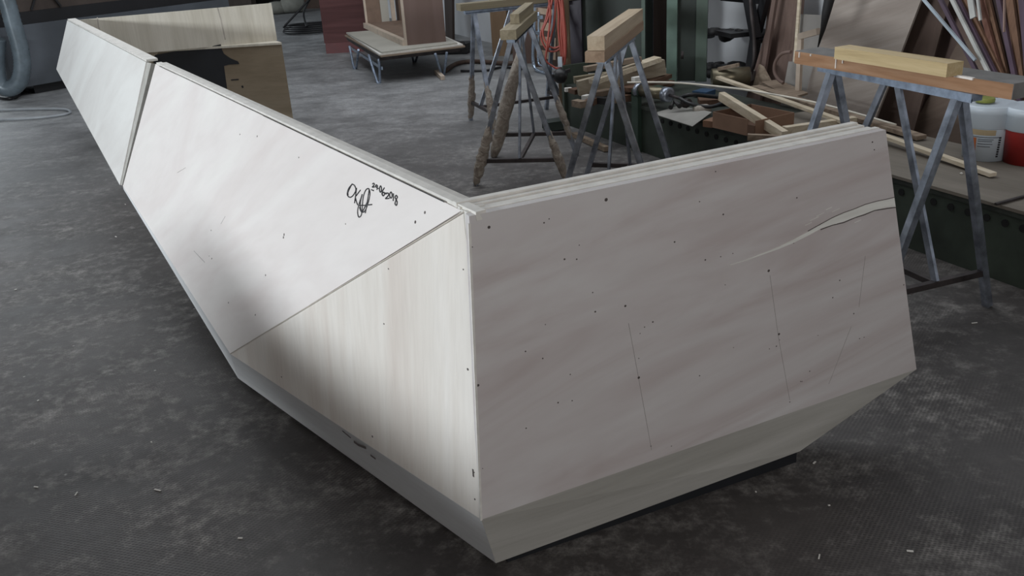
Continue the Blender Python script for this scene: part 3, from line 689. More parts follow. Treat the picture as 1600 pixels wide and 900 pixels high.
plank('wood_block', 'rounded orange-brown wood block against the cardboard box', 'block', at(1098, 198, ZBED + .002), at(1113, 200, ZBED + .002), .16, .035, wood('ob', (.15, .08, .05), (.2, .11, .07), (.24, .14, .09), (0, 1, 0)))
# cardboard box
cbx = thing('cardboard_box', 'open brown cardboard box on the bed under the crossed battens', 'box', at(1160, 200, ZBED + .016))
zb = ZBED + .016; a = at(1114, 199, zb); b = at(1168, 212, zb); e = at(1244, 176, zb)
hb_ = .085; de = (b - a).normalized(); ne = V((-de.y, de.x, 0)); ne = ne if ne.y > 0 else -ne; Dp = .27; Wb = (b - a).length * 1.0
b_ = a + de * Wb
W2 = .30
c1 = b_ + de * .0
def wallq(u, v, nm, m=m_card, h=hb_): MB().prism([u, v, v + Z * h, u + Z * h], ((v - u).cross(Z)).normalized() * .004).build(nm, m, cbx)
r_ = b_ + V((.30, .06, 0)); 
wallq(a, b_, 'side'); wallq(a, a + ne * Dp, 'side', m_cardd); wallq(a + ne * Dp, a + ne * Dp + de * .31, 'side', m_card); wallq(b_ + de * (.31 - Wb) , b_ + de * (.31 - Wb) + ne * Dp, 'side', m_card); wallq(b_, b_ + de * (.31 - Wb), 'side', m_cardd, .06)
MB().prism([a, a + de * .31, a + de * .31 + ne * Dp, a + ne * Dp], Z * .003).build('bottom', m_cardd, cbx)
MB().prism([b_ + ne * .02, b_ + ne * .024 , b_ + ne * (Dp - .02) + Z * 0, b_ + ne * (Dp - .024)], Z * .07).build('divider', m_cardd, cbx) if 0 else None
# plywood sheets on the bed
def sheet(name, label, pix, z, th_, mat, cat='sheet'):
    P = [at(x, y, z) for x, y in pix]; return tag(MB().prism(P, Z * th_).build(name, mat), label, cat)
bf = lambda t, o_, z=ZBED: b0 + bdir * t + bnr * o_ + Z * z
LB = (b1 - b0).length
tv = lambda px, py: (at(px, py, ZBED) - b0).dot(bdir)
mb = MB(); t0 = -.0; t1 = tv(1110, 205)
mb.prism([bf(0.0, -.012, ZBED + .0005), bf(t1, -.012, ZBED + .0005), bf(t1, BW * .98, ZBED + .0005), bf(0.0, BW * .98, ZBED + .0005)], Z * .013)
tag(mb.build('plywood_sheet', m_bedtop), 'dusty grey-brown plywood sheet covering the near part of the green bed', 'sheet')
ZP = ZBED + .0145
# open wooden frame on the bed: L of pale battens
stick('pale_batten', 'thick pale batten raised at its left end, leaning over the cardboard box', 'batten', at(1127, 150, ZP + .13), at(1226, 212, ZP + .03), .035, .045, m_batten)
stick('pale_batten', 'short pale batten joining the thick batten at bed level, ends under the counter edge', 'batten', at(1225, 205, ZP + .03), at(1335, 189, ZP + .03), .04, .045, m_batten)
stick('pale_batten', 'lower batten on the bed in front of the cardboard box', 'batten', at(1168, 214, ZP + .02), at(1238, 217, ZP + .012), .03, .03, m_heap)
# long battens crossing
P = [at(1122, 121, .40), at(1180, 140, .39), at(1300, 175, .365), at(1420, 222, .335), at(1552, 273, ZP + .013)]
mb = MB(); mb.beam(P[0], P[-1], .036, .016); tag(mb.build('long_batten', m_batten), 'long pale batten running diagonally over the bed to the front right', 'batten')
stick('long_batten', 'wider dusty batten lying behind the long pale one', 'batten', at(1180, 136, .36), at(1440, 215, .32), .06, .02, m_heap)
P = [at(980, 129, .46), at(1050, 129, .455), at(1130, 136, .44), at(1200, 146, .42), at(1290, 164, .39), at(1400, 195, .35)]
mb = MB(); mb.tube(smooth(P, 5), .006, 6); tag(mb.build('thin_lath', m_lath), 'thin springy white lath bowed over the cylinder and cardboard box', 'lath')
sheet('plywood_sheet', 'small square plywood offcut with brown stain behind the battens', [(1190, 131), (1216, 127), (1262, 148), (1235, 156)], ZP + .03, .012, m_heap)
stick('dark_stick', 'dark stick lying on the sheet at the right edge', 'stick', at(1556, 319, ZP + .005), at(1604, 306, ZP + .005), .012, .008, m_dsteel)
for x, y, r_ in ((1502, 272, .006), (1585, 312, .004)):
    tag(MB().lathe(at(x, y, ZP), [(r_, 0), (r_ * 1.1, .004), (.001, .008)], Z, 8).build('wood_chip', m_ply1), 'tiny pale chip on the dusty sheet', 'chip', 'tiny chips')

# ------------------------------------------------------------ buckets
def bucket(px, py, z, r, h, label, band=None, off=0):
    c = at(px, py, z) ; c = c + V((0, r, 0)) 
    t = thing('plastic_bucket', label, 'bucket', c)
    mb = MB(); mb.lathe(c, [(r * .86, 0), (r * .96, h * .62), (r * .96, h * .64)], Z, 36)
    pail = mb.build('pail', m_white if band is None else [m_redp], t)
    mb = MB(); mb.lathe(c + Z * h * .6, [(r * .965, 0), (r * 1.04, .004), (r * 1.04, h * .26), (r * 1.08, h * .27), (r * 1.08, h * .40), (r * 1.0, h * .41)], Z, 36)
    mb.build('rim', m_white, t)
    return pail, c
bt, bc = bucket(1556, 254, ZP, .105, .24, 'white plastic bucket with printed label behind the right-hand trestle')
def patch(c, r, a0, a1, z0, z1, mat, nm, parent, lab=None):
    mb = MB(); n = 8
    view = math.atan2(-c.y, -c.x)
    for k in range(n):
        u, v = [view + a0 + (a1 - a0) * q / n for q in (k, k + 1)]
        R0 = r(z0); R1 = r(z1)
        lo = [c + V((math.cos(u) * R0, math.sin(u) * R0, z0)), c + V((math.cos(v) * R0, math.sin(v) * R0, z0)), c + V((math.cos(v) * R1, math.sin(v) * R1, z1)), c + V((math.cos(u) * R1, math.sin(u) * R1, z1))]
        d = V((math.cos((u + v) / 2), math.sin((u + v) / 2), 0)) * .001
        mb.prism(lo, d)
    return mb.build(nm, mat, parent)
rf = lambda z: .105 * (.86 + .1 * min(1, z / .149)) + .0006
patch(bc, rf, -.62, .35, .118, .142, plain('label_tan', (.42, .33, .2), .6), 'label_band', bt)
patch(bc, rf, -.72, -.40, .045, .105, plain('label_orange', (.45, .12, .03), .6), 'label_picture', bt)
for k, (zz, a_) in enumerate(((.108, .55), (.098, .3), (.09, .25), (.078, .28), (.066, .2))):
    patch(bc, rf, -.33 if k else -.7, a_, zz, zz + .003, m_mach, 'print_line', bt)
for k in range(9):
    patch(bc, rf, .52, .62, .02 + k * .0105, .027 + k * .0105, m_ink, 'print_mark', bt)
bt2, bc2 = bucket(1624, 262, ZP, .105, .24, 'white-rimmed red plastic bucket cut by the right edge', band=1)
p = bc + Z * .251; mb = MB(); mb.lathe(p + V((-.03, 0, -.003)), [(.04, 0), (.04, .014), (.036, .018)], Z, 24); tag(mb.build('yellow_tin', m_yel), 'green-yellow tin lid on top of the white bucket', 'tin')

# ------------------------------------------------------------ things leaning against the right wall
def leaner(name, label, cat, tl, bl, br, tr_, pl, th_, mat, group=None, z0=0.0):
    n = pl[1]; P = [onp(*p, pl) for p in (tl, bl, br, tr_)]
    def ext(a, b): # extend a->b down to z0
        d = b - a; return a + d * ((z0 - a.z) / d.z)
    B0 = ext(P[0], P[1]); B1 = ext(P[3], P[2])
    mb = MB(); mb.prism([P[0], B0, B1, P[3]], -n * th_)
    return tag(mb.build(name, mat), label, cat, group), (P[0], B0, B1, P[3])
ln_ = math.atan(.18)
leaner('veneer_sheet', 'very large grey-brown wood sheet leaning right of the small wooden stick', 'sheet', (1321, -60), (1257, 150), (1372, 175), (1462, -60), wpl(.50, ln_), .012, m_gsheet)
leaner('brown_sheet', 'dark brown sheet leaning behind the large grey-brown one', 'sheet', (1400, -60), (1370, 150), (1440, 160), (1500, -60), wpl(.40, ln_), .01, m_umber)
leaner('brown_sheet', 'mid-brown sheet between the dark sheet and the bundle of mouldings', 'sheet', (1462, -50), (1433, 86), (1500, 96), (1560, -50), wpl(.30, ln_), .01, m_mdf)
leaner('brown_sheet', 'brown sheet low behind the trestle braces, under the orange-brown board', 'sheet', (1500, 60), (1420, 210), (1530, 235), (1640, 60), wpl(.34, ln_), .01, wood('sh', (.12, .085, .065), (.16, .115, .09), (.2, .15, .12), (.3, -.6, .4), 5, .7))
leaner('grey_board', 'grey panel leaning behind the small wooden stick, left of the large sheet', 'panel', (1248, 22), (1236, 110), (1290, 128), (1300, 24), wpl(.42, ln_), .012, m_gboard)
leaner('grey_board', 'lower grey panel below the end of the orange-brown board', 'panel', (1232, 96), (1222, 150), (1290, 172), (1300, 100), wpl(.47, ln_), .012, m_gboard)
leaner('door_panel', 'brown panelled door leaning upright left of the grey panel', 'door', (1204, -40), (1190, 110), (1240, 122), (1254, -40), wpl(.33, ln_), .035, m_door)
pd = wpl(.33, ln_)
leaner('board_strip', 'narrow pale board edge leaning left of the brown door', 'board', (1212, -40), (1187, 118), (1193, 120), (1218, -40), wpl(.42, ln_), .02, m_mdf)
leaner('board_strip', 'brown board leaning between the black rack and the door', 'board', (1196, 50), (1176, 118), (1190, 122), (1206, 40), wpl(.39, ln_), .02, m_door)
leaner('thin_stick', 'thin pale upright stick beside the door', 'stick', (1249, -40), (1244, 30), (1248, 31), (1253, -40), wpl(.46, ln_), .012, m_batten, z0=.3)
leaner('pale_board', 'small pale green-white board end at the top, right of the door', 'board', (1275, -40), (1270, 20), (1284, 22), (1290, -40), wpl(.43, ln_), .012, plain('palegreen', (.25, .27, .2), .7), z0=.9)
leaner('brown_board', 'brown board end at the top between door and pale board', 'board', (1256, -40), (1250, 20), (1266, 20), (1272, -40), wpl(.425, ln_), .01, m_door, z0=.9)
# little wooden T-stick
st = thing('wooden_stick', 'small upright wooden stick with a short cross piece, in front of the grey panels', 'stick', onp(1246, 150, wpl(.53)))
pp = wpl(.53); a = onp(1251, 60, pp); b = onp(1247, 150, pp); b = a + (b - a) * ((ZBED * 0 - a.z) / (b - a).z)
MB().beam(a, b, .034, .02, WN).build('upright', m_frame, st)
MB().beam(onp(1249, 57, wpl(.555)), onp(1279, 49, wpl(.555)), .03, .035).build('cross_piece', m_frame, st)
# dark spike / closed umbrella-like tapered pole
mb = MB(); pk = wpl(.62); mb.tube([onp(x, y, pk) for x, y in ((1278, 74), (1286, 45), (1291, 20), (1298, -10), (1305, -60))], [.003, .014, .024, .03, .032], 10); tag(mb.build('tapered_pole', m_clut), 'dark tapered pointed pole hanging beside the large sheet', 'pole')
# hoop of cable
mb = MB(); ph = wpl(.56); mb.tube([onp(x, y, ph) for x, y in smooth2([(1236, 81), (1222, 84), (1212, 96), (1210, 112), (1216, 124), (1224, 130)], 6)], .010, 10); tag(mb.build('cable_hoop', m_mdf), 'brown curved hoop against the door foot', 'hoop')
# triangular plywood offcuts behind the bed
leaner('plywood_offcut', 'pale triangular plywood offcut standing behind the battens', 'offcut', (1186, 100), (1178, 128), (1208, 135), (1192, 104), wpl(.50, ln_), .012, m_heap, z0=.28)
# black rack
rk = thing('black_rack', 'black steel rack with crossing uprights, loaded with dark parts, between H-column and door', 'rack', onp(1170, 125, wpl(.2)))
pr_ = wpl(.30)
mb = MB(); mb.beam(onp(1163, -40, pr_), onp(1181, 60, pr_), .06, .05, WN); mb.beam(onp(1181, 60, pr_), onp(1170, 128, pr_), .06, .05, WN); mb.build('upright', m_rubber, rk)
mb = MB(); mb.beam(onp(1205, -40, wpl(.24)), onp(1180, 62, wpl(.24)), .06, .04, WN); mb.build('upright', m_rubber, rk)
pf = wpl(.38); mb = MB(); mb.tube([onp(x, y, pf) for x, y in smooth2([(1170, -40), (1174, 20), (1178, 60), (1178, 95), (1170, 126)], 5)], .013, 8); mb.build('pipe', m_dsteel, rk)
for (ya, yb, yc) in ((50, 60, 54), (104, 112, 110)):
    mb = MB(); p0, p1, p2 = onp(1100, ya, wpl(.12)), onp(1142, yb, wpl(.36)), onp(1200, yc, wpl(.12)); mb.prism([p0, p1, p2], Z * .03); mb.build('shelf', m_rubber, rk)
mb = MB(); mb.beam(onp(1130, -4, wpl(.15)), onp(1200, 2, wpl(.15)), .05, .04); mb.build('shelf_rail', m_rubber, rk)
random.seed(11)
for i, (x, y) in enumerate(((1108, 46), (1116, 42), (1126, 44), (1136, 48), (1146, 46), (1156, 44), (1190, 46), (1195, 54), (1110, 98), (1122, 96), (1134, 100), (1148, 97), (1158, 99), (1112, 106))):
    p = onp(x, y, wpl(.2)); w = random.uniform(.06, .11); mb = MB()
    mb.lathe(p - Z * .03, [(w * .5, -w * .3), (w * .6, -w * .1), (w * .6, w * .2), (w * .35, w * .3)], V((random.uniform(-.5, .5), random.uniform(-.5, .5), 1)), 8)
    tag(mb.build('dark_fitting', m_clut), ('dark metal part on the upper shelf of the black rack' if y < 60 else 'dark metal part on the lower shelf of the black rack'), 'part', 'dark parts on the rack ' + ('upper' if y < 60 else 'lower'))
stick('pale_batten', 'short grey batten lying at the foot of the black rack', 'batten', at(1122, 108, .42), at(1155, 101, .45), .03, .02, m_heap)
# clutter base under rack
mb = MB(); mb.lathe(at(1112, 122, .36), [(.06, 0), (.062, .24)], V((1, -.1, 0)), 18); tag(mb.build('metal_drum', m_brass), 'dull brass drum on its side behind the H-column', 'drum')
plank('grey_box', 'dusty grey box low behind the long batten, beside the drum', 'box', at(1130, 126, .30), at(1172, 128, .30), .2, .06, m_gboard)

# bundle of mouldings at the right
G2 = 'mouldings standing in a bundle at the right'
def rod(t, b_, w, h, mat, d, lab, z0=None):
    pl = wpl(d, ln_); P = onp(*t, pl); Q = onp(*b_, pl); dv = Q - P
    if z0 is not None: Q = P + dv * ((z0 - P.z) / dv.z)
    mb = MB(); mb.beam(P, Q, w, h, WN); tag(mb.build('wood_moulding', mat), lab, 'moulding', G2)
m_r = [wood('moulding_red', (.10, .045, .035), (.15, .07, .05), (.2, .10, .075), (0, 0, 1), 30), wood('moulding_orange', (.12, .065, .042), (.18, .10, .064), (.24, .14, .09), (0, 0, 1), 30),
       plain('moulding_violet', (.085, .055, .08), .4), wood('moulding_dark', (.04, .028, .025), (.06, .04, .036), (.085, .06, .055), (0, 0, 1), 30), wood('moulding_pink', (.2, .13, .11), (.27, .18, .15), (.33, .23, .2), (0, 0, 1), 30), plain('moulding_white', (.42, .42, .40), .4)]
rod((1425, -22), (1524, 94), .012, .012, plain('silver_rod', (.45, .52, .58), .3, .3), .66, 'thin silver-white rod leaning furthest left of the bundle')
rod((1455, -30), (1540, 140), .02, .015, m_r[2], .52, 'thin blue-violet moulding, second from the left of the bundle', 0)
rod((1473, -30), (1552, 128), .018, .012, m_r[5], .62, 'white-edged violet moulding, broad and slanting', 0)
rod((1480, -30), (1560, 128), .03, .015, m_r[2], .59, 'broad violet moulding beside the white-edged one', 0)
rod((1493, -30), (1569, 128), .03, .015, m_r[1], .56, 'orange-brown moulding just right of the violet one', 0)
rod((1512, -30), (1521, 28), .03, .01, m_r[5], .64, 'short white moulding ending in mid bundle')
rod((1524, -30), (1532, 32), .012, .01, m_r[5], .65, 'narrow short white moulding near the middle of the bundle')
rod((1570, -30), (1569, 50), .006, .01, m_r[4], .67, 'pale pointed splinter on the red-brown moulding')
random.seed(5)
for i in range(24):
    f = i / 23; xb = 1560 + f * 66; xt = 1500 + f * 130 + random.uniform(-5, 5)
    rod((xt, -40), (xb, 135), random.uniform(.022, .04), .016, m_r[random.choice([0, 1, 3, 3, 0, 4, 2])], .38 + .008 * ((i * 7) % 24), ['brown moulding in the thick of the bundle at the right', 'dark moulding in the thick of the bundle at the right'][0], 0)

# ------------------------------------------------------------ middle distance: low stand with cabinet
ZS = .30
sp = [at(538, 50, ZS), at(592, 82, ZS), at(722, 67, ZS), at(664, 40, ZS)]
stn = thing('low_metal_stand', 'low stand of bent metal rods carrying plywood sheets and a cabinet', 'stand', (sp[0] + sp[2]) / 2 - Z * ZS)
cen = (sp[0] + sp[2]) / 2
def hairpin(foot, top1, top2):
    mb = MB(); f1 = foot + V((-.012, 0, .01)); f2 = foot + V((.012, 0, .01)); mb.tube(smooth([top1, f1, foot + Z * .004, f2, top2], 4), .012, 8); mb.build('leg', m_bsteel, stn)
zr = ZS - .07
for fx, a, b in (((555, 108), (546, 72), (560, 78)), ((592, 130), (576, 86), (592, 92)), ((692, 118), (680, 84), (698, 82)), ((648, 97), (642, 80), (655, 78))):
    hairpin(at(*fx, 0), at(*a, zr), at(*b, zr))
rr = [p.lerp(cen, .06) - Z * .065 for p in sp]
for i in range(4): MB().beam(rr[i], rr[(i + 1) % 4], .03, .035).build('rail', m_dsteel, stn)
MB().beam(rr[0] - Z * .09, rr[1] - Z * .09, .012, .03).build('rail', m_chrome, stn)
for i in range(3):
    P = [p.lerp(cen, -.0 + .015 * i) - Z * (.045 - .0151 * i) + V((random.uniform(-.03, .03), random.uniform(-.02, .02), 0)) for p in sp]
    tag(MB().prism(P, Z * .014).build('plywood_sheet', [m_heap, m_ply1, m_sheet][i]), ['lowest', 'middle', 'topmost'][i] + ' plywood sheet of the stack on the low metal stand', 'sheet')
zc = ZS + .0002
ZTOP = ZS - .045 + .0302 + .014
c0 = at(575, 43, ZTOP); c1 = at(637, 71, ZTOP); c2 = at(697, 65, ZTOP); c3 = c0 + (c2 - c1)
cb = thing('cabinet_carcass', 'brown open-fronted cabinet carcass with pale edging standing on the low stand', 'cabinet', (c0 + c2) / 2)
HC = 1.0; dz = Z * HC
u = (c1 - c0).normalized(); v = (c2 - c1).normalized(); tk = .025
MB().prism([c1, c2, c2 - u * tk, c1 - u * tk], dz).build('side_panel', m_mdf, cb)
c3s = c0 + (c3 - c0) * .42
MB().prism([c0, c3s, c3s + u * tk, c0 + u * tk], dz).build('side_panel', m_mdfin, cb)
for fa, fb, m_ in ((.425, .66, m_sheet), (.74, .86, m_frame)):
    pa = c0 + (c3 - c0) * fa; pb = c0 + (c3 - c0) * fb
    MB().prism([pa, pb, pb + u * tk, pa + u * tk], dz).build('side_slat', m_, cb)
pa = c0 + (c3 - c0) * .90; MB().prism([pa, c3, c3 + u * tk, pa + u * tk], dz).build('side_slat', m_darkbrown, cb)
MB().prism([c0 + u * tk, c1 - u * tk, c2 - u * tk, c3 + u * tk], Z * .05).build('bottom_panel', m_mdfin, cb)
bk0 = c3 + u * tk; bk1 = c2 - u * tk; Wk = (bk1 - bk0)
for f0, f1, m_ in ((0, .25, m_mdfin), (.25, .52, m_sheet), (.60, .75, m_frame), (.8, 1, m_mdf)):
    MB().prism([bk0 + Wk * f0 + Z * .05, bk0 + Wk * f1 + Z * .05, bk0 + Wk * f1 - v * .012 + Z * .05, bk0 + Wk * f0 - v * .012 + Z * .05], Z * (HC - .1)).build('back_slat', m_, cb)
MB().prism([c0 - v * .05, c1 - v * .05, c1 - v * .001, c0 - v * .001], Z * .055).build('front_rail', m_frame, cb)
for p in (c0, c1 - u * .03):
    MB().prism([p - v * .022 + Z * .0555, p + u * .03 - v * .022 + Z * .0555, p + u * .03 - v * .001 + Z * .0555, p - v * .001 + Z * .0555], Z * (HC - .06)).build('front_stile', m_frame, cb)
stick('wood_block', 'pale wood stub on the floor at the stand\'s right leg', 'block', at(682, 112, .02), at(692, 122, .02), .04, .035, m_frame)
# dark rack behind
pw = wpl(.1); 
leaner('dark_plank', 'dark plank standing against the white wall, right of the cabinet', 'plank', (693, -30), (696, 50), (707, 52), (706, -30), wpl(.25, .08), .03, m_darkbrown)
mb = MB(); mb.beam(at(697, 64, .2), at(722, 70, .2), .06, .05); mb.beam(at(722, 74, .12), at(722, 68, .24), .04, .04, V((1, 0, 0))); mb.box(at(708, 74, .06), (.4, .25, .1), -.3); tag(mb.build('dark_trolley', m_clut), 'dark low trolley against the foot of the white wall', 'trolley')
# red panel
RP = (at(510, 84, 0), None)
ra = at(510, 84, 0); rb = at(560, 81, 0); rd = (rb - ra).normalized(); rn = V((-rd.y, rd.x, 0)); rn = rn if rn.y > 0 else -rn
lean = (rn * math.sin(.12) + Z * math.cos(.12))
red = thing('red_panel', 'tall dark red panel leaning upright on the floor left of the cabinet', 'panel', (ra + rb) / 2)
ra = ra - rd * .0; Wr = (rb - ra).length * 1.35
MB().prism([ra + lean * .12 - rd * .01, ra + rd * Wr + lean * .12 + rd * .01, ra + rd * (Wr + .02) + lean * 1.5, ra - rd * .03 + lean * 1.5], rn * .03).build('face', m_red, red)
MB().prism([ra, ra + rd * Wr, ra + rd * Wr + lean * .119, ra + lean * .119], rn * .03).build('lower_rail', m_redb, red)
# black cable coil on floor
mb = MB(); cc = at(490, 48, .02)
for i in range(4):
    R = .42 - .03 * i; mb.tube(smooth([cc + V((R * math.cos(t) * (1 + .06 * i), R * .75 * math.sin(t) + .03 * i, .015 + .02 * i)) for t in [k * math.pi / 5 for k in range(10)]], 4, True), .016, 8)
mb.tube(smooth([cc + V((-.4, -.1, .08)), cc + V((-.1, .1, .35)), cc + V((.15, .2, .6)), cc + V((.35, .3, .9))], 6), .014, 8)
mb.tube(smooth([cc + V((-.05, -.2, .08)), cc + V((-.12, .1, .25)), cc + V((.0, .2, .45))], 6), .014, 8)
tag(mb.build('cable_coil', m_rubber), 'coil of black cable on the floor left of the red panel', 'cable')
# hose on the floor right of stand
mb = MB(); mb.tube(smooth([at(x, y, .025) for x, y in ((697, 110), (712, 100), (735, 96), (762, 97), (790, 99), (812, 98))], 6), .022, 8); tag(mb.build('floor_hose', m_umber), 'brown hose on the floor right of the low stand', 'hose')
mb = MB(); mb.tube(smooth([at(x, y, .015) for x, y in ((720, 111), (760, 110), (785, 105), (815, 108))], 6), .012, 8); tag(mb.build('floor_cable', m_rubber), 'thin dark cable on the floor in front of the brown hose', 'cable')
# tan cabinet panels
def upright(name, label, cat, x0, x1, py, z1, dep, mat, z0=0, group=None):
    a = at(x0, py, 0); b = at(x1, py - (x1 - x0) * .03, 0); d = (b - a); n = V((-d.y, d.x, 0)).normalized(); n = n if n.y > 0 else -n
    return tag(MB().prism([a + Z * z0, b + Z * z0, b + n * dep + Z * z0, a + n * dep + Z * z0], Z * z1).build(name, mat), label, cat, group)
upright('tan_cabinet', 'tan wooden cabinet standing before the white wall, behind the rear trestle', 'cabinet', 770, 795, 88, 1.6, .45, m_tan)
upright('brown_cabinet', 'brown cabinet panel right of the tan cabinet, behind the film-wrapped trestle', 'cabinet', 802, 832, 100, 1.5, .3, m_mdf)
# slatted trolley
sl0 = at(836, 112, 0); sl1 = at(872, 122, 0); sd = (sl1 - sl0).normalized()
tl = thing('slat_trolley', 'bright tubular trolley holding pale slats, left of the orange cord', 'trolley', (sl0 + sl1) / 2)
plT = (sl0, V((-sd.y, sd.x, 0)))
mb = MB(); mb.tube([onp(x, y, plT) for x, y in smooth2([(836, -20), (835, 30), (833, 70), (833, 95), (837, 108), (848, 113), (868, 118)], 6)], .016, 10); mb.tube([onp(x, y, plT) + V((.0, .05, 0)) for x, y in smooth2([(842, 20), (842, 60), (841, 92), (845, 103), (866, 108)], 6)], .010, 8); mb.build('tube_frame', m_chrome, tl)
for k, (y0, y1) in enumerate(((12, 21), (34, 46), (56, 70), (78, 90))):
    P = [onp(x, y, (sl0 + V((0, .08, 0)), plT[1])) for x, y in ((838, y0), (868, y0 + 4), (868, y1 + 4), (838, y1))]
    MB().prism(P, V((0, .03, 0))).build('slat', m_slat, tl)
for y in (26, 51): mb = MB(); mb.beam(onp(836, y, plT), onp(846, y + 1, plT), .03, .03).build('clamp', m_chrome, tl)
upright('brown_crate', 'dark brown crate behind the slatted trolley', 'crate', 836, 875, 105, 1.5, .3, m_umber)

# ------------------------------------------------------------ far left: machine, hose, clutter
ma = at(28, 153, 0); mbb = at(104, 139, 0); md = (mbb - ma).normalized(); mn = V((-md.y, md.x, 0)); mn = mn if mn.y > 0 else -mn
ma = ma; me_ = ma + md * 2.6
zm = zfor(44, ma.x + mn.x * 0, ma.y); 
mach = thing('grey_machine', 'low grey machine cabinet with black slot along its top, behind the far counter end', 'machine', (ma + me_) / 2)
MB().prism([ma + Z * .09, me_ + Z * .09, me_ + mn * .7 + Z * .09, ma + mn * .7 + Z * .09], Z * (zm - .09)).build('body', m_mach, mach)
MB().prism([ma + md * .2 + mn * .06, me_ + mn * .06, me_ + mn * .6, ma + md * .2 + mn * .6], Z * .089).build('plinth', m_rubber, mach)
MB().prism([ma + mn * .02 + Z * zm, me_ + mn * .02 + Z * zm, me_ + mn * .7 + Z * zm, ma + mn * .7 + Z * zm], Z * .12).build('slot', m_rubber, mach)
MB().prism([ma + mn * .025 + Z * (zm + .121), me_ + mn * .025 + Z * (zm + .121), me_ + mn * .7 + Z * (zm + .121), ma + mn * .7 + Z * (zm + .121)], Z * .20).build('back_board', m_concrete_brown, mach)
MB().prism([ma - md * .05 + mn * .0 + Z * (zm + .322), me_ - md * .2 + mn * .0 + Z * (zm + .322), me_ - md * .2 + mn * .7 + Z * (zm + .322), ma + mn * .7 + Z * (zm + .322)], Z * .3).build('hood', m_machl, mach)
mb = MB(); p = ma + md * .35 - mn * .005; mb.beam(p + Z * (zm + .13) + mn * .01, p + md * .1 + Z * (zm + .30) + mn * .01, .015, .02); mb.beam(p + md * .3 + Z * (zm + .13) + mn * .01, p + md * .2 + Z * (zm + .32) + mn * .01, .015, .02); mb.build('bracket', m_rubber, mach)
# big extraction hose
plH = (at(20, 150, 0), V((0, 1, 0)))
hp = smooth2([(-14, -40), (4, 0), (14, 35), (24, 70), (29, 100), (25, 125), (12, 138), (-2, 136), (-10, 120), (-12, 90), (-10, 60)], 10)
P = [onp(x + 6, y, (plH[0] - V((0, .3, 0)), plH[1])) for x, y in hp]
mb = MB(); rs = [.075 * (1 + .05 * (i % 2)) for i in range(len(P))]; mb.tube(P, rs, 16); tag(mb.build('extraction_hose', m_hose), 'fat ribbed grey extraction hose hanging in a bend at the far left', 'hose')
plH2 = (plH[0] - V((0, .25, 0)), plH[1])
mb = MB(); mb.tube([onp(x, y, plH2) for x, y in ((3, -20), (12, 5), (22, 36), (36, 76))], .022, 8); tag(mb.build('conduit', m_cable), 'thin grey conduit beside the extraction hose', 'conduit')
mb = MB(); mb.tube([onp(x, y, (plH2[0] - V((0, .04, 0)), plH[1])) for x, y in smooth2([(11, -20), (18, 15), (28, 45), (35, 62), (37, 74), (45, 78)], 5)], .008, 8); tag(mb.build('thin_black_cable', m_rubber), 'thin black cable running down beside the conduit to the machine', 'cable')
mb = MB(); mb.tube(smooth([at(x, y, .02) for x, y in ((-10, 148), (5, 153), (20, 153), (30, 147), (34, 138))], 6), .018, 8); tag(mb.build('floor_cable', m_rubber), 'black cable on the floor under the extraction hose', 'cable')
mb = MB(); mb.tube(smooth([at(x, y, .015) for x, y in ((-20, 173), (30, 171), (80, 170), (103, 171), (110, 175), (100, 179), (70, 183), (30, 186), (-20, 188))], 6), .011, 8); tag(mb.build('floor_cable', m_cable), 'light grey cable in a long loop on the floor at the left edge', 'cable')
# clutter behind
def blk(name, label, x0, x1, py, h, dep, mat, cat, z0=0): return upright(name, label, cat, x0, x1, py, h, dep, mat, z0)
blk('white_drum', 'pale grey wrapped drum behind the machine, left of the brown crates', 228, 250, 32, .9, .15, m_offw, 'drum')
blk('white_drum', 'second pale grey wrapped bundle right beside the first behind the counter', 254, 278, 30, .8, .15, m_cable, 'drum')
blk('brown_crate', 'dim brown crate behind the far counter section', 282, 323, 30, .9, .15, m_concrete_brown, 'crate')
blk('green_bin', 'dark green bin between two brown crates in the back', 328, 348, 26, .9, .12, m_green, 'bin')
blk('brown_crate', 'dark brown crate right of the green bin in the back', 355, 396, 26, .9, .15, m_concrete_brown, 'crate')
blk('dark_crate', 'very dark crate in the back, right of the counter back panel', 402, 424, 20, .8, .12, m_clut, 'crate')
random.seed(3)
for x, y, r, l in ((434, 22, .14, 'pale bundle on the floor in the back, left of its pair'), (458, 20, .18, 'larger pale bundle on the floor in the back, right of its pair')):
    p = at(x, y, 0); tag(MB().lathe(p + Z * r * .75, [(r * .5, -r), (r * .75, -r * .8), (r * .8, 0), (r * .72, r), (r * .4, r * 1.2)], V((1, .15, .02)), 12).build('cloth_bundle', m_offw), l, 'bundle')
blk('brown_sack', 'brown sack behind the pale bundles', 438, 466, 12, .5, .2, m_concrete_brown, 'sack')
blk('brown_board', 'reddish brown panel standing in the back, left of the red panel', 470, 500, 14, 1.2, .1, plain('rb', (.10, .065, .05), .7), 'panel')

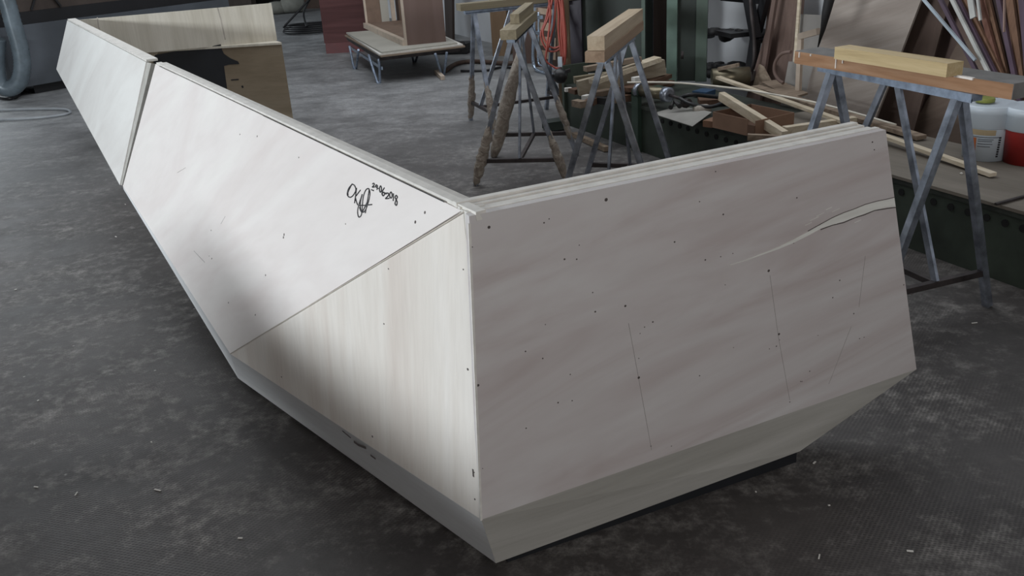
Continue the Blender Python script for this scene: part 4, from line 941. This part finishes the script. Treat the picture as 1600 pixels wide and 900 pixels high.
# floor scraps
random.seed(21)
for i in range(34):
    x = random.uniform(20, 1580); y = random.choice([random.uniform(420, 880), random.uniform(150, 420)])
    p = at(x, y, .002)
    if (p.y > 5.5): continue
    a = random.uniform(0, 6.28); l = random.uniform(.004, .022)
    o = MB().box(p, (l, random.uniform(.002, .005), .002), a).build('wood_shaving', m_ply1)
    tag(o, 'tiny pale wood shaving lying on the dark floor', 'shaving', 'wood shavings on the floor')
# unseen block left of the camera, added to shade the counter's lower front
bench = thing('occluder', 'unseen added workbench under the windows, outside the picture to the left', 'occluder', (-2.9, .2, 0))
MB().box((-2.9, .2, .865), (.8, 3.9, .05)).build('occluder_top', m_heap, bench)
MB().box((-2.9, .2, .419), (.7, 3.7, .838)).build('occluder_body', m_umber, bench)

# ------------------------------------------------------------ light
def area(name, loc, tgt, sx, sy, e, col):
    l = bpy.data.lights.new(name, 'AREA'); l.shape = 'RECTANGLE'; l.size = sx; l.size_y = sy; l.energy = e; l.color = col
    o = bpy.data.objects.new(name, l); C.objects.link(o); o.location = loc; d = V(tgt) - V(loc); o.rotation_euler = d.to_track_quat('-Z', 'Y').to_euler(); return o
wc = lA + ld * (L * .42)
area('window_and_fill_light', (-6.4, .6, 1.85), (-.6, 2.6, .6), 2.6, .42, 375, (.90, .96, 1.0))
area('window_and_fill_light', (-7.2, 12.5, 2.3), (-2, 11, .3), 5, 1.6, 130, (.86, .94, 1.0))  # second lamp added inside the hall to brighten its back
area('ceiling_fill', (.2, 6.8, 4.4), (.4, 6.8, 0), 5.5, 7, 270, (.92, .96, 1.0))  # added soft fill under the closed ceiling, lifts the back and right side
area('front_fill', (.9, -2.7, 2.6), (.5, 3, .6), 3.4, 2.0, 92, (1.0, .97, .95))  # added fill behind the camera for the right wing; no door there
w = bpy.data.worlds.new('world'); bpy.context.scene.world = w; w.use_nodes = True
w.node_tree.nodes['Background'].inputs[0].default_value = (.6, .65, .7, 1); w.node_tree.nodes['Background'].inputs[1].default_value = .5
sc = bpy.context.scene
sc.view_settings.view_transform = 'Standard'; sc.view_settings.look = 'None'; sc.view_settings.exposure = 0
for o in bpy.data.objects:
    for k_ in ('_wo', '_local'):
        if k_ in o: del o[k_]
